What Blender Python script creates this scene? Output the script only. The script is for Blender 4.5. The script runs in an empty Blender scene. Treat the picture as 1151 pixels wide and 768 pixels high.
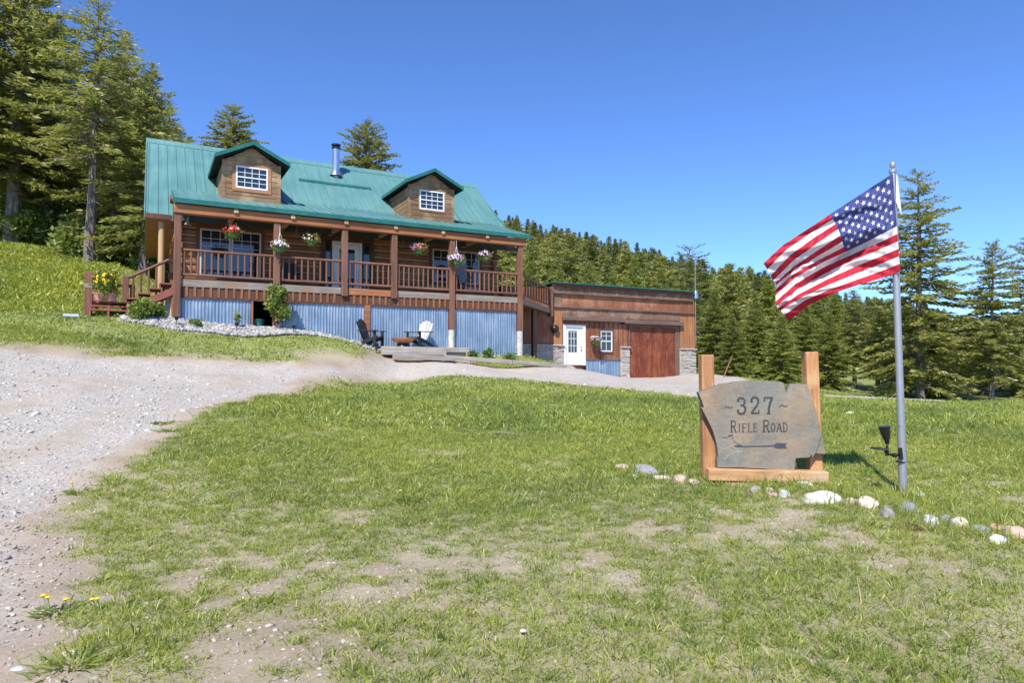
import bpy, bmesh, math, random
import numpy as np
from mathutils import Vector, Matrix
random.seed(7); RNG = np.random.default_rng(11)
S = bpy.context.scene
C = S.collection

# ------------------------------------------------------------------ camera, sky, sun
F = 754.0; CX = 575.5; CY = 384.0; EYE = 1.5
PITCH = math.atan(26.0/F)
cam_d = bpy.data.cameras.new('camera'); cam = bpy.data.objects.new('camera', cam_d); C.objects.link(cam)
cam.location = (0, 0, EYE); cam.rotation_euler = (math.pi/2+PITCH, 0, 0)
cam_d.sensor_width = 36; cam_d.lens = 36*F/1151; cam_d.clip_start = .05; cam_d.clip_end = 6000
S.camera = cam
SUN_EL = math.radians(50); SUN_DIR = math.radians(18)      # direction of travel: degrees right of straight ahead
w = bpy.data.worlds.new('World'); S.world = w; w.use_nodes = True
sky = w.node_tree.nodes.new('ShaderNodeTexSky'); sky.sky_type = 'NISHITA'; sky.sun_disc = False
sky.sun_elevation = SUN_EL; sky.sun_rotation = math.pi+SUN_DIR
sky.altitude = 1800; sky.air_density = .9; sky.dust_density = .1; sky.ozone_density = 4
bg = w.node_tree.nodes['Background']; bg.inputs['Strength'].default_value = .15
tint = w.node_tree.nodes.new('ShaderNodeMix'); tint.data_type = 'RGBA'; tint.blend_type = 'MULTIPLY'; tint.inputs[0].default_value = 1
tint.inputs[7].default_value = (.575, .745, 1.0, 1); w.node_tree.links.new(sky.outputs[0], tint.inputs[6]); w.node_tree.links.new(tint.outputs[2], bg.inputs[0])
sd = bpy.data.lights.new('sun', 'SUN'); sd.energy = 4.2; sd.angle = math.radians(.53); sd.color = (1, .955, .88)
sun = bpy.data.objects.new('sun', sd); C.objects.link(sun)
tr = Vector((math.sin(SUN_DIR)*math.cos(SUN_EL), math.cos(SUN_DIR)*math.cos(SUN_EL), -math.sin(SUN_EL)))
sun.rotation_euler = tr.to_track_quat('-Z', 'Y').to_euler(); sun.location = (-5, -10, 30)
S.view_settings.view_transform = 'Standard'; S.view_settings.look = 'None'
S.view_settings.exposure = .74; S.view_settings.gamma = 1; S.view_settings.use_curve_mapping = False

# ------------------------------------------------------------------ measuring helpers
def ray(px, py):
    u = (px-CX)/F; v = (CY-py)/F
    y = math.cos(PITCH)-v*math.sin(PITCH); z = math.sin(PITCH)+v*math.cos(PITCH)
    return u/y, z/y
def at(px, py, D):
    a, b = ray(px, py); return Vector((a*D, D, EYE+b*D))
ANG = math.atan(1384/F)
EX = Vector((math.sin(ANG), math.cos(ANG), 0)); EN = Vector((-math.cos(ANG), math.sin(ANG), 0))
ROT = math.pi/2-ANG
O = at(199, 312, 21.0); O.z = 4.2                      # front left porch post at deck height
def loc(t, n, z=0): return O+EX*t+EN*n+Vector((0, 0, z))
def fac(px, py, n=0):
    a, b = ray(px, py); bx = O.x+n*EN.x; by = O.y+n*EN.y
    t = (a*by-bx)/(EX.x-a*EX.y); D = by+t*EX.y
    return t, EYE+b*D-4.2

# ------------------------------------------------------------------ noise and ground height
def vnoise(x, y, seed=0):
    xi = np.floor(x).astype(np.int64); yi = np.floor(y).astype(np.int64); fx = x-xi; fy = y-yi
    fx = fx*fx*(3-2*fx); fy = fy*fy*(3-2*fy)
    def h(a, b):
        n = (a*374761393+b*668265263+seed*1442695041) & 0xffffffff
        n = ((n ^ (n >> 13))*1274126177) & 0xffffffff
        return ((n ^ (n >> 16)) & 0xffff)/65535.0
    return (h(xi, yi)*(1-fx)+h(xi+1, yi)*fx)*(1-fy)+(h(xi, yi+1)*(1-fx)+h(xi+1, yi+1)*fx)*fy
def fbm(x, y, f, seed=0, o=4):
    s = 0; a = .5; t = 0
    for i in range(o): s = s+a*vnoise(x*f+13.7*i, y*f+7.3*i, seed+i); t += a; a *= .5; f *= 2.03
    return s/t
def sstep(a, b, x):
    q = np.clip((x-a)/(b-a), 0, 1); return q*q*(3-2*q)

PIX = [(0,768,3),(575,768,3),(1151,768,3),(1151,600,5),(1016,556,6.8),(860,541,7.3),(700,541,7.5),(575,600,5.5),(300,600,5.7),(100,540,7),(0,540,7),
 (180,485,9.5),(240,455,12.5),(330,432,17.5),(420,423,20.5),(500,423,20.5),(600,427.5,21),(700,436,20),(780,445,19),(780,430,30),(700,427,33.5),(640,420,31),
 (560,413,24.8),(500,408,23),(440,409,22),(410,407,20.8),(330,407,19),(250,405,18),(100,400,16.5),(0,390,15.5),(100,387,17.2),(0,380,16.6),(250,391,19.4),(400,393,21.2),
 (0,347,22),(95,352,20.5),(155,357,20.7),(0,302,28),(100,300,28.5),(155,306,29),(40,279,33),(15,277,35),
 (575,500,9.8),(400,500,9.6),(900,484,12.5),(1100,484,11),(1151,457,19),(1000,452,22),(930,448,25),(700,470,13.5),(500,455,14)]
CTRL = [tuple(at(*p)) for p in PIX]
for t, n, z in [(0,0,2.86),(2.2,0,2.62),(6,0,2.2),(9,0,2.05),(12.3,0,1.9),(0,5,3.1),(-2,5,3.9),(-4,8,5.0),(0,11,4.3),(6,11,3.4),(12,8,2.2),(12,3,1.85),(14,2,1.55),(15.5,3.8,1.5),
                (17,3.8,1.25),(18.5,3.8,.95),(20.5,3.8,.82),(25.5,3.9,.68),(27,6,.4),(24,11,.9),(16,11,2)]:
    p = loc(t, n); CTRL.append((p.x, p.y, z))
CTRL += [(10,38,-.3),(18,34,-.4),(25,30,-.2),(30,45,-.4),(15,60,1.5),(40,60,1),(60,80,2),(3,70,2.5),(3,100,6),(5,160,20),(9,280,52),(27,100,3.5),(43,160,12),(76,280,32),(40,100,2.5),(65,160,8.5),(113,280,26),(-65,280,68),(-37,160,32),(-23,100,19),
 (-12,45,9),(-30,45,13),(-30,30,8),(-20,80,17),(-60,60,24),(-80,160,48),(-25,15,3.2),(-25,5,1.5),(-25,-10,.6),(0,-10,0),(25,-10,-.1),(25,10,.1),(40,20,.1),(0,-30,-.3),
 (150,150,6),(150,50,1),(150,-50,-1),(-150,-50,3),(-150,100,50),(150,280,18),(-150,280,80),(0,420,62),(150,420,30),(-150,420,90)]
CT = np.array(CTRL)
def _k(r2): return np.where(r2 > 1e-9, .5*r2*np.log(np.maximum(r2, 1e-9)), 0)
_n = len(CT); _A = np.zeros((_n+3, _n+3)); _d = ((CT[:, None, :2]-CT[None, :, :2])**2).sum(2)
_A[:_n, :_n] = _k(_d)+np.eye(_n)*.02; _P = np.c_[np.ones(_n), CT[:, :2]]; _A[:_n, _n:] = _P; _A[_n:, :_n] = _P.T
_W = np.linalg.solve(_A, np.r_[CT[:, 2], np.zeros(3)])
def tps(x, y):
    x = np.clip(np.atleast_1d(np.asarray(x, float)), -150, 150); y = np.clip(np.atleast_1d(np.asarray(y, float)), -50, 420)
    out = np.empty(len(x))
    for i in range(0, len(x), 20000):
        a = x[i:i+20000]; b = y[i:i+20000]
        out[i:i+20000] = _k((a[:, None]-CT[None, :, 0])**2+(b[:, None]-CT[None, :, 1])**2)@_W[:_n]+_W[_n]+_W[_n+1]*a+_W[_n+2]*b
    return out
def gz(x, y): return float(tps(x, y)[0])
def bumps(x, y):
    return (fbm(x, y, .9, 3)-.5)*.10+(fbm(x, y, 5, 5)-.5)*.045
def on_ground(px, py, D0=2.5, D1=60):
    a, b = ray(px, py); D = np.arange(D0, D1, .05); g = tps(a*D, D); z = EYE+b*D
    i = int(np.argmax(z <= g)); d = float(D[i]) if (z <= g).any() else D1
    return Vector((a*d, d, float(g[i])))

# ------------------------------------------------------------------ material helpers
def srgb(r, g, b):
    return tuple(((c/255+.055)/1.055)**2.4 if c/255 > .04045 else c/255/12.92 for c in (r, g, b))
class NT:
    def __init__(s, name):
        s.m = bpy.data.materials.new(name); s.m.use_nodes = True; s.t = s.m.node_tree
        s.b = s.t.nodes['Principled BSDF']; s.out = s.t.nodes['Material Output']
    def n(s, typ, **kw):
        nd = s.t.nodes.new(typ)
        for k, v in kw.items():
            if hasattr(nd, k): setattr(nd, k, v)
            else: nd.inputs[k].default_value = v
        return nd
    def l(s, a, b): s.t.links.new(a, b)
    def coord(s, scale=(1, 1, 1), kind='Object'):
        tc = s.n('ShaderNodeTexCoord'); mp = s.n('ShaderNodeMapping'); mp.inputs['Scale'].default_value = scale
        s.l(tc.outputs[kind], mp.inputs[0]); return mp.outputs[0]
    def noise(s, vec, scale, detail=4, rough=.55):
        nd = s.n('ShaderNodeTexNoise'); nd.inputs['Scale'].default_value = scale; nd.inputs['Detail'].default_value = detail; nd.inputs['Roughness'].default_value = rough
        s.l(vec, nd.inputs['Vector']); return nd.outputs['Fac']
    def ramp(s, fac, stops):
        nd = s.n('ShaderNodeValToRGB'); e = nd.color_ramp.elements
        while len(e) > 1: e.remove(e[-1])
        e[0].position = stops[0][0]; e[0].color = (*stops[0][1], 1)
        for p, c in stops[1:]:
            q = e.new(p); q.color = (*c, 1)
        s.l(fac, nd.inputs[0]); return nd.outputs[0]
    def mix(s, fac, a, b, mode='MIX'):
        nd = s.n('ShaderNodeMix'); nd.data_type = 'RGBA'; nd.blend_type = mode
        for v, i in ((fac, 0), (a, 6), (b, 7)):
            if isinstance(v, (int, float)): nd.inputs[i].default_value = v
            elif isinstance(v, tuple): nd.inputs[i].default_value = (*v, 1)
            else: s.l(v, nd.inputs[i])
        return nd.outputs[2]
    def math(s, op, a, b=0, clamp=False):
        nd = s.n('ShaderNodeMath'); nd.operation = op; nd.use_clamp = clamp
        for v, i in ((a, 0), (b, 1)):
            if isinstance(v, (int, float)): nd.inputs[i].default_value = v
            else: s.l(v, nd.inputs[i])
        return nd.outputs[0]
    def attr(s, name):
        nd = s.n('ShaderNodeAttribute'); nd.attribute_name = name; return nd.outputs['Fac']
    def bump(s, h, strength=.3, dist=.01):
        nd = s.n('ShaderNodeBump'); nd.inputs['Strength'].default_value = strength; nd.inputs['Distance'].default_value = dist
        s.l(h, nd.inputs['Height']); s.l(nd.outputs[0], s.b.inputs['Normal'])
    def base(s, c):
        if isinstance(c, tuple): s.b.inputs['Base Color'].default_value = (*c, 1)
        else: s.l(c, s.b.inputs['Base Color'])
    def done(s, rough=.7, metal=0, spec=.4):
        s.b.inputs['Roughness'].default_value = rough; s.b.inputs['Metallic'].default_value = metal; s.b.inputs['Specular IOR Level'].default_value = spec
        return s.m
def var_rnd(t, c, amt=.25):
    oi = t.n('ShaderNodeObjectInfo'); v = t.math('ADD', t.math('MULTIPLY', oi.outputs['Random'], amt), 1-amt/2)
    cc = t.n('ShaderNodeCombineColor'); [t.l(v, cc.inputs[i]) for i in range(3)]
    return t.mix(1.0, c, cc.outputs[0], 'MULTIPLY')
def wood(name, c1, c2, axis='z', rough=.65, sc=1.0, bump=.35, knots=True, worn=None):
    t = NT(name); a, b = 1.2*sc, 16*sc
    sv = {'x': (a, b, b), 'y': (b, a, b), 'z': (b, b, a)}[axis]
    f = t.noise(t.coord(sv), 1.0, 6, .6); g = t.noise(t.coord((1, 1, 1)), 1.7*sc, 3)
    col = t.ramp(t.math('ADD', t.math('MULTIPLY', f, .7), t.math('MULTIPLY', g, .3)), [(.33, c1), (.52, tuple((p+q)/2 for p, q in zip(c1, c2))), (.68, c2)])
    if worn:
        wf = t.ramp(t.noise(t.coord((1, 1, 1)), .9*sc, 5, .65), [(.52, (0, 0, 0)), (.64, (1, 1, 1))]); col = t.mix(wf, col, worn)
    t.base(var_rnd(t, col)); t.bump(f, bump, .006); return t.done(rough)
def plain(name, c, rough=.6, metal=0, vary=.15, sc=6, spec=.4):
    t = NT(name); f = t.noise(t.coord(), sc, 4)
    t.base(t.ramp(f, [(.3, tuple(x*(1-vary) for x in c)), (.7, tuple(min(1, x*(1+vary)) for x in c))])); t.bump(f, .08, .004)
    return t.done(rough, metal, spec)
def leafmat(name, stops, trans=.35, rough=.6, objvar=.3):
    t = NT(name); col = t.ramp(t.attr('rnd'), stops); col = var_rnd(t, col, objvar)
    d = t.n('ShaderNodeBsdfDiffuse'); tr_ = t.n('ShaderNodeBsdfTranslucent'); gl = t.n('ShaderNodeBsdfGlossy'); gl.inputs['Roughness'].default_value = .45; gl.inputs['Color'].default_value = (.9, .95, .9, 1)
    t.l(col, d.inputs[0]); t.l(t.mix(.35, col, (.45, .5, .08)), tr_.inputs[0])
    m1 = t.n('ShaderNodeMixShader'); m1.inputs[0].default_value = trans; t.l(d.outputs[0], m1.inputs[1]); t.l(tr_.outputs[0], m1.inputs[2])
    m2 = t.n('ShaderNodeMixShader'); m2.inputs[0].default_value = .035; t.l(m1.outputs[0], m2.inputs[1]); t.l(gl.outputs[0], m2.inputs[2])
    t.l(m2.outputs[0], t.out.inputs[0]); return t.m

M = {}
M['log'] = wood('log_wall_wood', (.16, .062, .026), (.34, .15, .068), 'x', sc=.8, worn=(.38, .19, .09))
M['chink'] = plain('chinking_mortar', (.52, .40, .27), .9)
M['stain'] = wood('stained_post_wood', (.125, .054, .032), (.25, .122, .074), 'z', sc=.8)
M['stainx'] = wood('stained_rail_wood', (.135, .058, .034), (.27, .132, .08), 'x', sc=.8)
M['beam'] = wood('porch_beam_wood', (.22, .075, .028), (.46, .20, .08), 'x', sc=.6)
M['deckrim'] = wood('weathered_rim_board', (.16, .125, .10), (.33, .28, .235), 'x', worn=(.27, .16, .10))
M['skirt'] = wood('dark_skirting_board', (.07, .028, .016), (.17, .072, .04), 'z')
M['batten'] = wood('orange_batten_wood', (.20, .075, .035), (.36, .16, .075), 'z')
M['batten_plain'] = wood('brown_batten_wood', (.13, .05, .028), (.25, .105, .055), 'z')
M['endblock'] = wood('cut_purlin_end', (.42, .28, .14), (.62, .44, .25), 'y')
M['dormer'] = wood('weathered_dormer_siding', (.13, .07, .034), (.36, .215, .11), 'x', sc=1.1, worn=(.38, .25, .14))
M['trim'] = wood('orange_window_trim', (.33, .14, .06), (.50, .25, .12), 'x')
M['darktrim'] = wood('brown_window_trim', (.09, .035, .022), (.17, .07, .042), 'z')
M['yellowwood'] = wood('tan_and_sunlit_wood', (.36, .22, .10), (.55, .37, .19), 'z')  # tan of the corner log; on the back railing yellow paints sunlight
M['red_stair'] = wood('red_stained_tread', (.22, .065, .045), (.34, .12, .085), 'x')
M['barn'] = wood('reddish_barn_board', (.16, .055, .026), (.34, .135, .066), 'z', sc=.7, worn=(.36, .18, .10))
M['barngrey'] = wood('weathered_brown_shingle', (.135, .072, .045), (.30, .175, .115), 'z', sc=.8, worn=(.36, .23, .155))
M['barnorange'] = wood('orange_barn_board', (.27, .105, .04), (.48, .225, .10), 'z', sc=.7)
M['ledge'] = wood('weathered_ledge_board', (.10, .06, .045), (.22, .145, .115), 'x')
M['cedar'] = wood('cedar_sign_timber', (.27, .12, .05), (.62, .315, .14), 'z', sc=2.6, bump=.9, worn=(.50, .30, .14))
M['cedarx'] = wood('cedar_sign_sill', (.32, .165, .07), (.66, .39, .19), 'x', sc=2.6, bump=.9, worn=(.52, .37, .22))
M['greytimber'] = wood('grey_landscape_timber', (.24, .20, .165), (.44, .39, .33), 'x', sc=1.1, bump=.6)
M['white'] = plain('white_painted_frame', (.78, .78, .76), .45, vary=.04)
M['oldwhite'] = plain('weathered_white_slats', (.50, .50, .49), .7, vary=.15)
M['cream'] = plain('tan_vinyl_frame', (.55, .49, .40), .5, vary=.05)
M['concrete'] = plain('concrete_pier', (.50, .47, .42), .9, vary=.22, sc=9)
M['black'] = plain('black_painted_wood', (.018, .018, .02), .5, vary=.3)
M['blackplastic'] = plain('black_plastic', (.015, .015, .016), .35, vary=.2)
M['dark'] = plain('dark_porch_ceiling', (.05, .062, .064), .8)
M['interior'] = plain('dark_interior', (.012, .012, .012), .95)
M['steel'] = plain('galvanised_pipe', (.55, .57, .60), .28, .9, vary=.1)
M['alu'] = plain('brushed_aluminium_pole', (.36, .375, .40), .5, .55, vary=.06, sc=14)
M['copper'] = plain('copper_bowl', (.50, .22, .12), .5, .55, vary=.2)
M['glassdark'] = plain('window_glass', (.02, .026, .035), .04, 0, vary=.1, spec=1.0)
M['skyglass'] = plain('painted_sky_reflection', (.08, .26, .62), .25, 0, vary=.12, sc=2)  # sky reflection painted as flat blue on glass, left unused
M['lampshade'] = plain('enamel_lamp_shade', (.30, .25, .17), .4)
M['rope'] = plain('white_cord', (.7, .7, .68), .8)
M['pot_green'] = plain('green_plastic_pot', (.10, .25, .10), .5)
M['pot_pink'] = plain('pink_glazed_pot', (.55, .26, .25), .45)
M['teal_plastic'] = plain('teal_plastic', (.02, .17, .15), .45)
M['white_plastic'] = plain('white_plastic_pipe', (.42, .42, .44), .5)
def roofmat():
    t = NT('teal_metal_roofing'); f = t.noise(t.coord((.6, .6, .6)), 1.2, 5); g = t.noise(t.coord((9, .5, .5)), 1.0, 4)
    t.base(t.ramp(t.math('ADD', t.math('MULTIPLY', f, .5), t.math('MULTIPLY', g, .5)), [(.32, (.070, .175, .168)), (.5, (.10, .23, .221)), (.68, (.145, .285, .272))])); t.bump(f, .05, .01)
    return t.done(.42, 0, .5)
M['roof'] = roofmat()
def greentrim():
    t = NT('green_metal_trim'); f = t.noise(t.coord(), 3, 4); t.base(t.ramp(f, [(.3, (.015, .115, .10)), (.7, (.028, .165, .14))])); return t.done(.4)
M['greentrim'] = greentrim()
def corr():
    t = NT('corrugated_galvanised_steel'); f = t.noise(t.coord((5, 1, .35)), 2.2, 5, .65); g = t.noise(t.coord(), 1.1, 3)
    t.base(t.ramp(t.math('ADD', t.math('MULTIPLY', f, .6), t.math('MULTIPLY', g, .4)), [(.34, (.13, .20, .285)), (.5, (.22, .305, .41)), (.66, (.42, .485, .56))]))  # base blue has the mirrored sky painted into the steel, with streaks
    return t.done(.45, .35, .5)
M['corr'] = corr()
def stonemat():
    t = NT('dry_stacked_stone'); v = t.n('ShaderNodeTexVoronoi'); t.l(t.coord((1, 1, 1)), v.inputs['Vector']); v.inputs['Scale'].default_value = 5
    f = t.noise(t.coord(), 14, 5)
    oi = t.ramp(t.attr('rnd'), [(0, (.34, .30, .25)), (.4, (.50, .45, .38)), (.7, (.42, .40, .37)), (1, (.60, .54, .45))])
    t.base(t.mix(.5, oi, t.ramp(f, [(.3, (.26, .22, .18)), (.7, (.64, .58, .50))]))); t.bump(f, .5, .015); return t.done(.9)
M['stone'] = stonemat()
def doorwood():
    t = NT('rust_red_garage_door'); f = t.noise(t.coord((9, 9, .9)), 1.0, 6, .65); g = t.noise(t.coord(), 1.1, 4)
    s = t.noise(t.coord((2, 2, 1)), 5, 6, .75)
    c = t.ramp(t.math('ADD', t.math('MULTIPLY', f, .6), t.math('MULTIPLY', g, .4)), [(.34, (.085, .018, .009)), (.5, (.19, .045, .018)), (.66, (.31, .10, .045))])
    t.base(t.mix(t.ramp(s, [(.56, (0, 0, 0)), (.68, (1, 1, 1))]), c, (.36, .16, .09))); t.bump(f, .2, .005); return t.done(.5)
M['garagedoor'] = doorwood()
def slate():
    t = NT('sign_flagstone'); f = t.noise(t.coord((1, 1, 1)), 2.6, 7, .62); g = t.noise(t.coord((1, 1, 2.5)), 9, 6, .7); h = t.noise(t.coord(), 40, 3)
    k = t.noise(t.coord((1, 1, 1)), 1.5, 3); c = t.ramp(t.math('ADD', t.math('MULTIPLY', f, .65), t.math('MULTIPLY', g, .35)), [(.34, (.13, .12, .108)), (.47, (.205, .18, .148)), (.58, (.27, .225, .165)), (.70, (.37, .285, .19))])
    c = t.mix(1.0, c, t.ramp(k, [(.38, (.88, .98, 1.06)), (.5, (1.05, 1, .95)), (.62, (1.32, 1.08, .82))]), 'MULTIPLY')
    t.base(t.mix(.22, c, t.ramp(h, [(.35, (.15, .14, .125)), (.65, (.30, .275, .235))]))); t.bump(g, .45, .012); return t.done(.8)
M['slate'] = slate()
M['slate_edge'] = plain('broken_stone_edge', (.15, .14, .13), .9, vary=.4, sc=14)
M['slate_light'] = plain('pale_crack_scar', (.30, .30, .295), .85, vary=.2)
M['letter'] = plain('faded_black_lettering', (.055, .05, .047), .8, vary=.35, sc=40)
M['arrow'] = plain('dark_blue_grey_arrow', (.055, .06, .085), .75, vary=.3, sc=30)
def rockmat(name, c, v=.2):
    t = NT(name); f = t.noise(t.coord(), 5, 6, .65); g = t.noise(t.coord(), 28, 4, .7)
    lo = tuple(x*(1-v*1.6) for x in c); hi = tuple(min(1, x*(1+v)) for x in c)
    t.base(t.mix(.35, t.ramp(f, [(.32, lo), (.68, hi)]), t.ramp(g, [(.35, lo), (.65, hi)]))); t.bump(g, .4, .01); return t.done(.85)
M['bark'] = NT('conifer_bark')
def bark():
    t = M['bark']; f = t.noise(t.coord((5, 5, 1.2)), 2, 6, .7)
    t.base(t.ramp(f, [(.32, (.09, .07, .055)), (.5, (.20, .165, .135)), (.68, (.36, .31, .27))])); t.bump(f, .9, .05); return t.done(.95)
M['bark'] = bark()
M['needle'] = leafmat('fir_needles', [(0, (.16, .175, .042)), (.35, (.27, .27, .062)), (.7, (.37, .355, .09)), (1, (.44, .41, .13))], .5)
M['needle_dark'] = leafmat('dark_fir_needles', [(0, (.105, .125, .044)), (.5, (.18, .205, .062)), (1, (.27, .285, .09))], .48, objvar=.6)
M['needle_bright'] = leafmat('young_fir_needles', [(0, (.13, .16, .032)), (.4, (.22, .25, .045)), (.8, (.32, .335, .065)), (1, (.42, .41, .09))], .5, objvar=.35)
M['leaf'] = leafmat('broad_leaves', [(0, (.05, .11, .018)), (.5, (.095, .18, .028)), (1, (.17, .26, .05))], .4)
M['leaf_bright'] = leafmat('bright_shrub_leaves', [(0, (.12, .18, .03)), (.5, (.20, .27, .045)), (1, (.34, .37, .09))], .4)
M['grass'] = leafmat('lawn_grass_blades', [(0, (.125, .185, .05)), (.3, (.225, .285, .05)), (.6, (.345, .385, .062)), (.8, (.43, .465, .08)), (.9, (.46, .41, .16)), (1, (.54, .45, .26))], .4, objvar=0)
M['meadow'] = leafmat('meadow_leaves', [(0, (.17, .22, .035)), (.4, (.30, .35, .05)), (.8, (.44, .46, .06)), (1, (.54, .50, .08))], .4, objvar=0)
for nm, c in (('yellow', (.80, .50, .01)), ('red', (.55, .03, .03)), ('purple', (.30, .10, .34)), ('lilac', (.62, .45, .62)), ('pinkwhite', (.75, .50, .52)), ('orangered', (.70, .16, .05)), ('whitepetal', (.75, .73, .68))):
    M['petal_'+nm] = plain(nm+'_petals', c, .7, vary=.25, sc=30)

# ------------------------------------------------------------------ mesh builder
class MB:
    def __init__(s): s.v = []; s.f = []; s.mi = []
    def poly(s, pts, mi=0):
        b = len(s.v); s.v += [tuple(p) for p in pts]; s.f.append(tuple(range(b, b+len(pts)))); s.mi.append(mi)
    def box(s, x0, x1, y0, y1, z0, z1, mi=0, mat=None):
        b = len(s.v); P = [(x, y, z) for z in (z0, z1) for y in (y0, y1) for x in (x0, x1)]
        if mat is not None: P = [tuple(mat@Vector(p)) for p in P]
        s.v += P
        for q in ((0, 2, 3, 1), (4, 5, 7, 6), (0, 1, 5, 4), (2, 6, 7, 3), (0, 4, 6, 2), (1, 3, 7, 5)): s.f.append(tuple(b+i for i in q)); s.mi.append(mi)
    def bar(s, p, q, wd, ht, mi=0, up=(0, 0, 1)):
        p = Vector(p); q = Vector(q); d = (q-p); L = d.length; d.normalize(); u = Vector(up)
        if abs(d.dot(u)) > .98: u = Vector((0, 1, 0))
        sd_ = d.cross(u).normalized(); u2 = sd_.cross(d)
        m = Matrix((d, sd_, u2)).transposed().to_4x4(); m.translation = p
        s.box(0, L, -wd/2, wd/2, -ht/2, ht/2, mi, m)
    def tube(s, pts, rs, n=8, mi=0, cap=True):
        pts = [Vector(p) for p in pts]
        if isinstance(rs, (int, float)): rs = [rs]*len(pts)
        b = len(s.v); pu = None
        for i, p in enumerate(pts):
            d = (pts[min(i+1, len(pts)-1)]-pts[max(i-1, 0)])
            d = d.normalized() if d.length > 1e-9 else Vector((0, 0, 1))
            if pu is None:
                u = Vector((0, 0, 1)) if abs(d.z) < .9 else Vector((1, 0, 0)); u = (u-d*u.dot(d)).normalized()
            else: u = (pu-d*pu.dot(d)).normalized()
            pu = u; vv = d.cross(u)
            for k in range(n):
                a = 2*math.pi*k/n; s.v.append(tuple(p+(u*math.cos(a)+vv*math.sin(a))*rs[i]))
        for i in range(len(pts)-1):
            for k in range(n):
                s.f.append((b+i*n+k, b+i*n+(k+1) % n, b+(i+1)*n+(k+1) % n, b+(i+1)*n+k)); s.mi.append(mi)
        if cap:
            s.f.append(tuple(b+k for k in range(n-1, -1, -1))); s.mi.append(mi)
            e = b+(len(pts)-1)*n; s.f.append(tuple(e+k for k in range(n))); s.mi.append(mi)
    def prism(s, prof, a, b_, axis='x', mi=0):
        """extrude a 2-D outline (y,z) along x, (x,z) along y or (x,y) along z"""
        def P(q, c): return {'x': (c, q[0], q[1]), 'y': (q[0], c, q[1]), 'z': (q[0], q[1], c)}[axis]
        n = len(prof); o = len(s.v); s.v += [P(q, a) for q in prof]+[P(q, b_) for q in prof]
        s.f.append(tuple(o+i for i in range(n))); s.mi.append(mi); s.f.append(tuple(o+n+i for i in range(n-1, -1, -1))); s.mi.append(mi)
        for i in range(n):
            j = (i+1) % n; s.f.append((o+i, o+n+i, o+n+j, o+j)); s.mi.append(mi)
    def lathe(s, prof, cx=0, cy=0, n=16, mi=0):
        o = len(s.v)
        for r, z in prof:
            for k in range(n): a = 2*math.pi*k/n; s.v.append((cx+r*math.cos(a), cy+r*math.sin(a), z))
        for i in range(len(prof)-1):
            for k in range(n): s.f.append((o+i*n+k, o+i*n+(k+1) % n, o+(i+1)*n+(k+1) % n, o+(i+1)*n+k)); s.mi.append(mi)
    def build(s, name, mats, parent=None, smooth=False, bevel=0, at_=None, rz=None, fixn=True):
        me = bpy.data.meshes.new(name); me.from_pydata(s.v, [], s.f)
        if not isinstance(mats, (list, tuple)): mats = [mats]
        for m in mats: me.materials.append(M[m] if isinstance(m, str) else m)
        me.polygons.foreach_set('material_index', s.mi)
        if fixn:
            bm = bmesh.new(); bm.from_mesh(me); bmesh.ops.recalc_face_normals(bm, faces=bm.faces); bm.to_mesh(me); bm.free()
        if smooth: me.polygons.foreach_set('use_smooth', [True]*len(me.polygons)); me.set_sharp_from_angle(angle=math.radians(42))
        o = bpy.data.objects.new(name, me); C.objects.link(o)
        if parent: o.parent = parent
        if at_ is not None: o.location = at_
        if rz is not None: o.rotation_euler.z = rz
        if bevel:
            b = o.modifiers.new('bevel', 'BEVEL'); b.width = bevel; b.segments = 2; b.limit_method = 'ANGLE'
        return o
def np_mesh(name, verts, faces, mats, rnd=None, parent=None, smooth=False, mi=None):
    me = bpy.data.meshes.new(name); nv = len(verts); nf, k = faces.shape
    me.vertices.add(nv); me.vertices.foreach_set('co', np.ascontiguousarray(verts, np.float32).ravel())
    me.loops.add(nf*k); me.loops.foreach_set('vertex_index', np.ascontiguousarray(faces, np.int32).ravel())
    me.polygons.add(nf); me.polygons.foreach_set('loop_start', np.arange(0, nf*k, k, dtype=np.int32))
    if smooth: me.polygons.foreach_set('use_smooth', np.ones(nf, bool))
    for m in (mats if isinstance(mats, (list, tuple)) else [mats]): me.materials.append(M[m] if isinstance(m, str) else m)
    if mi is not None: me.polygons.foreach_set('material_index', mi.astype(np.int32))
    me.update(calc_edges=True)
    if rnd is not None:
        a = me.attributes.new('rnd', 'FLOAT', 'POINT'); a.data.foreach_set('value', rnd.astype(np.float32))
    o = bpy.data.objects.new(name, me); C.objects.link(o)
    if parent: o.parent = parent
    return o
def empty(name, p, rz=0):
    o = bpy.data.objects.new(name, None); C.objects.link(o); o.location = p; o.rotation_euler.z = rz; o.empty_display_size = .2; return o
def tag(o, label, cat, group=None, kind=None):
    if label: o['label'] = label
    if cat: o['category'] = cat
    if group: o['group'] = group
    if kind: o['kind'] = kind
    return o
KIDS = {}
def dup(o, p=None, rz=None, parent=None, scale=None, name=None):
    c = o.copy(); C.objects.link(c)
    for k in list(c.keys()):
        if k in ('label', 'group') and parent is None: del c[k]
    if parent: c.parent = parent
    if p is not None: c.location = p
    if rz is not None: c.rotation_euler.z = rz
    if scale is not None: c.scale = scale
    for ch in list(o.children): dup(ch, parent=c)
    return c

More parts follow.
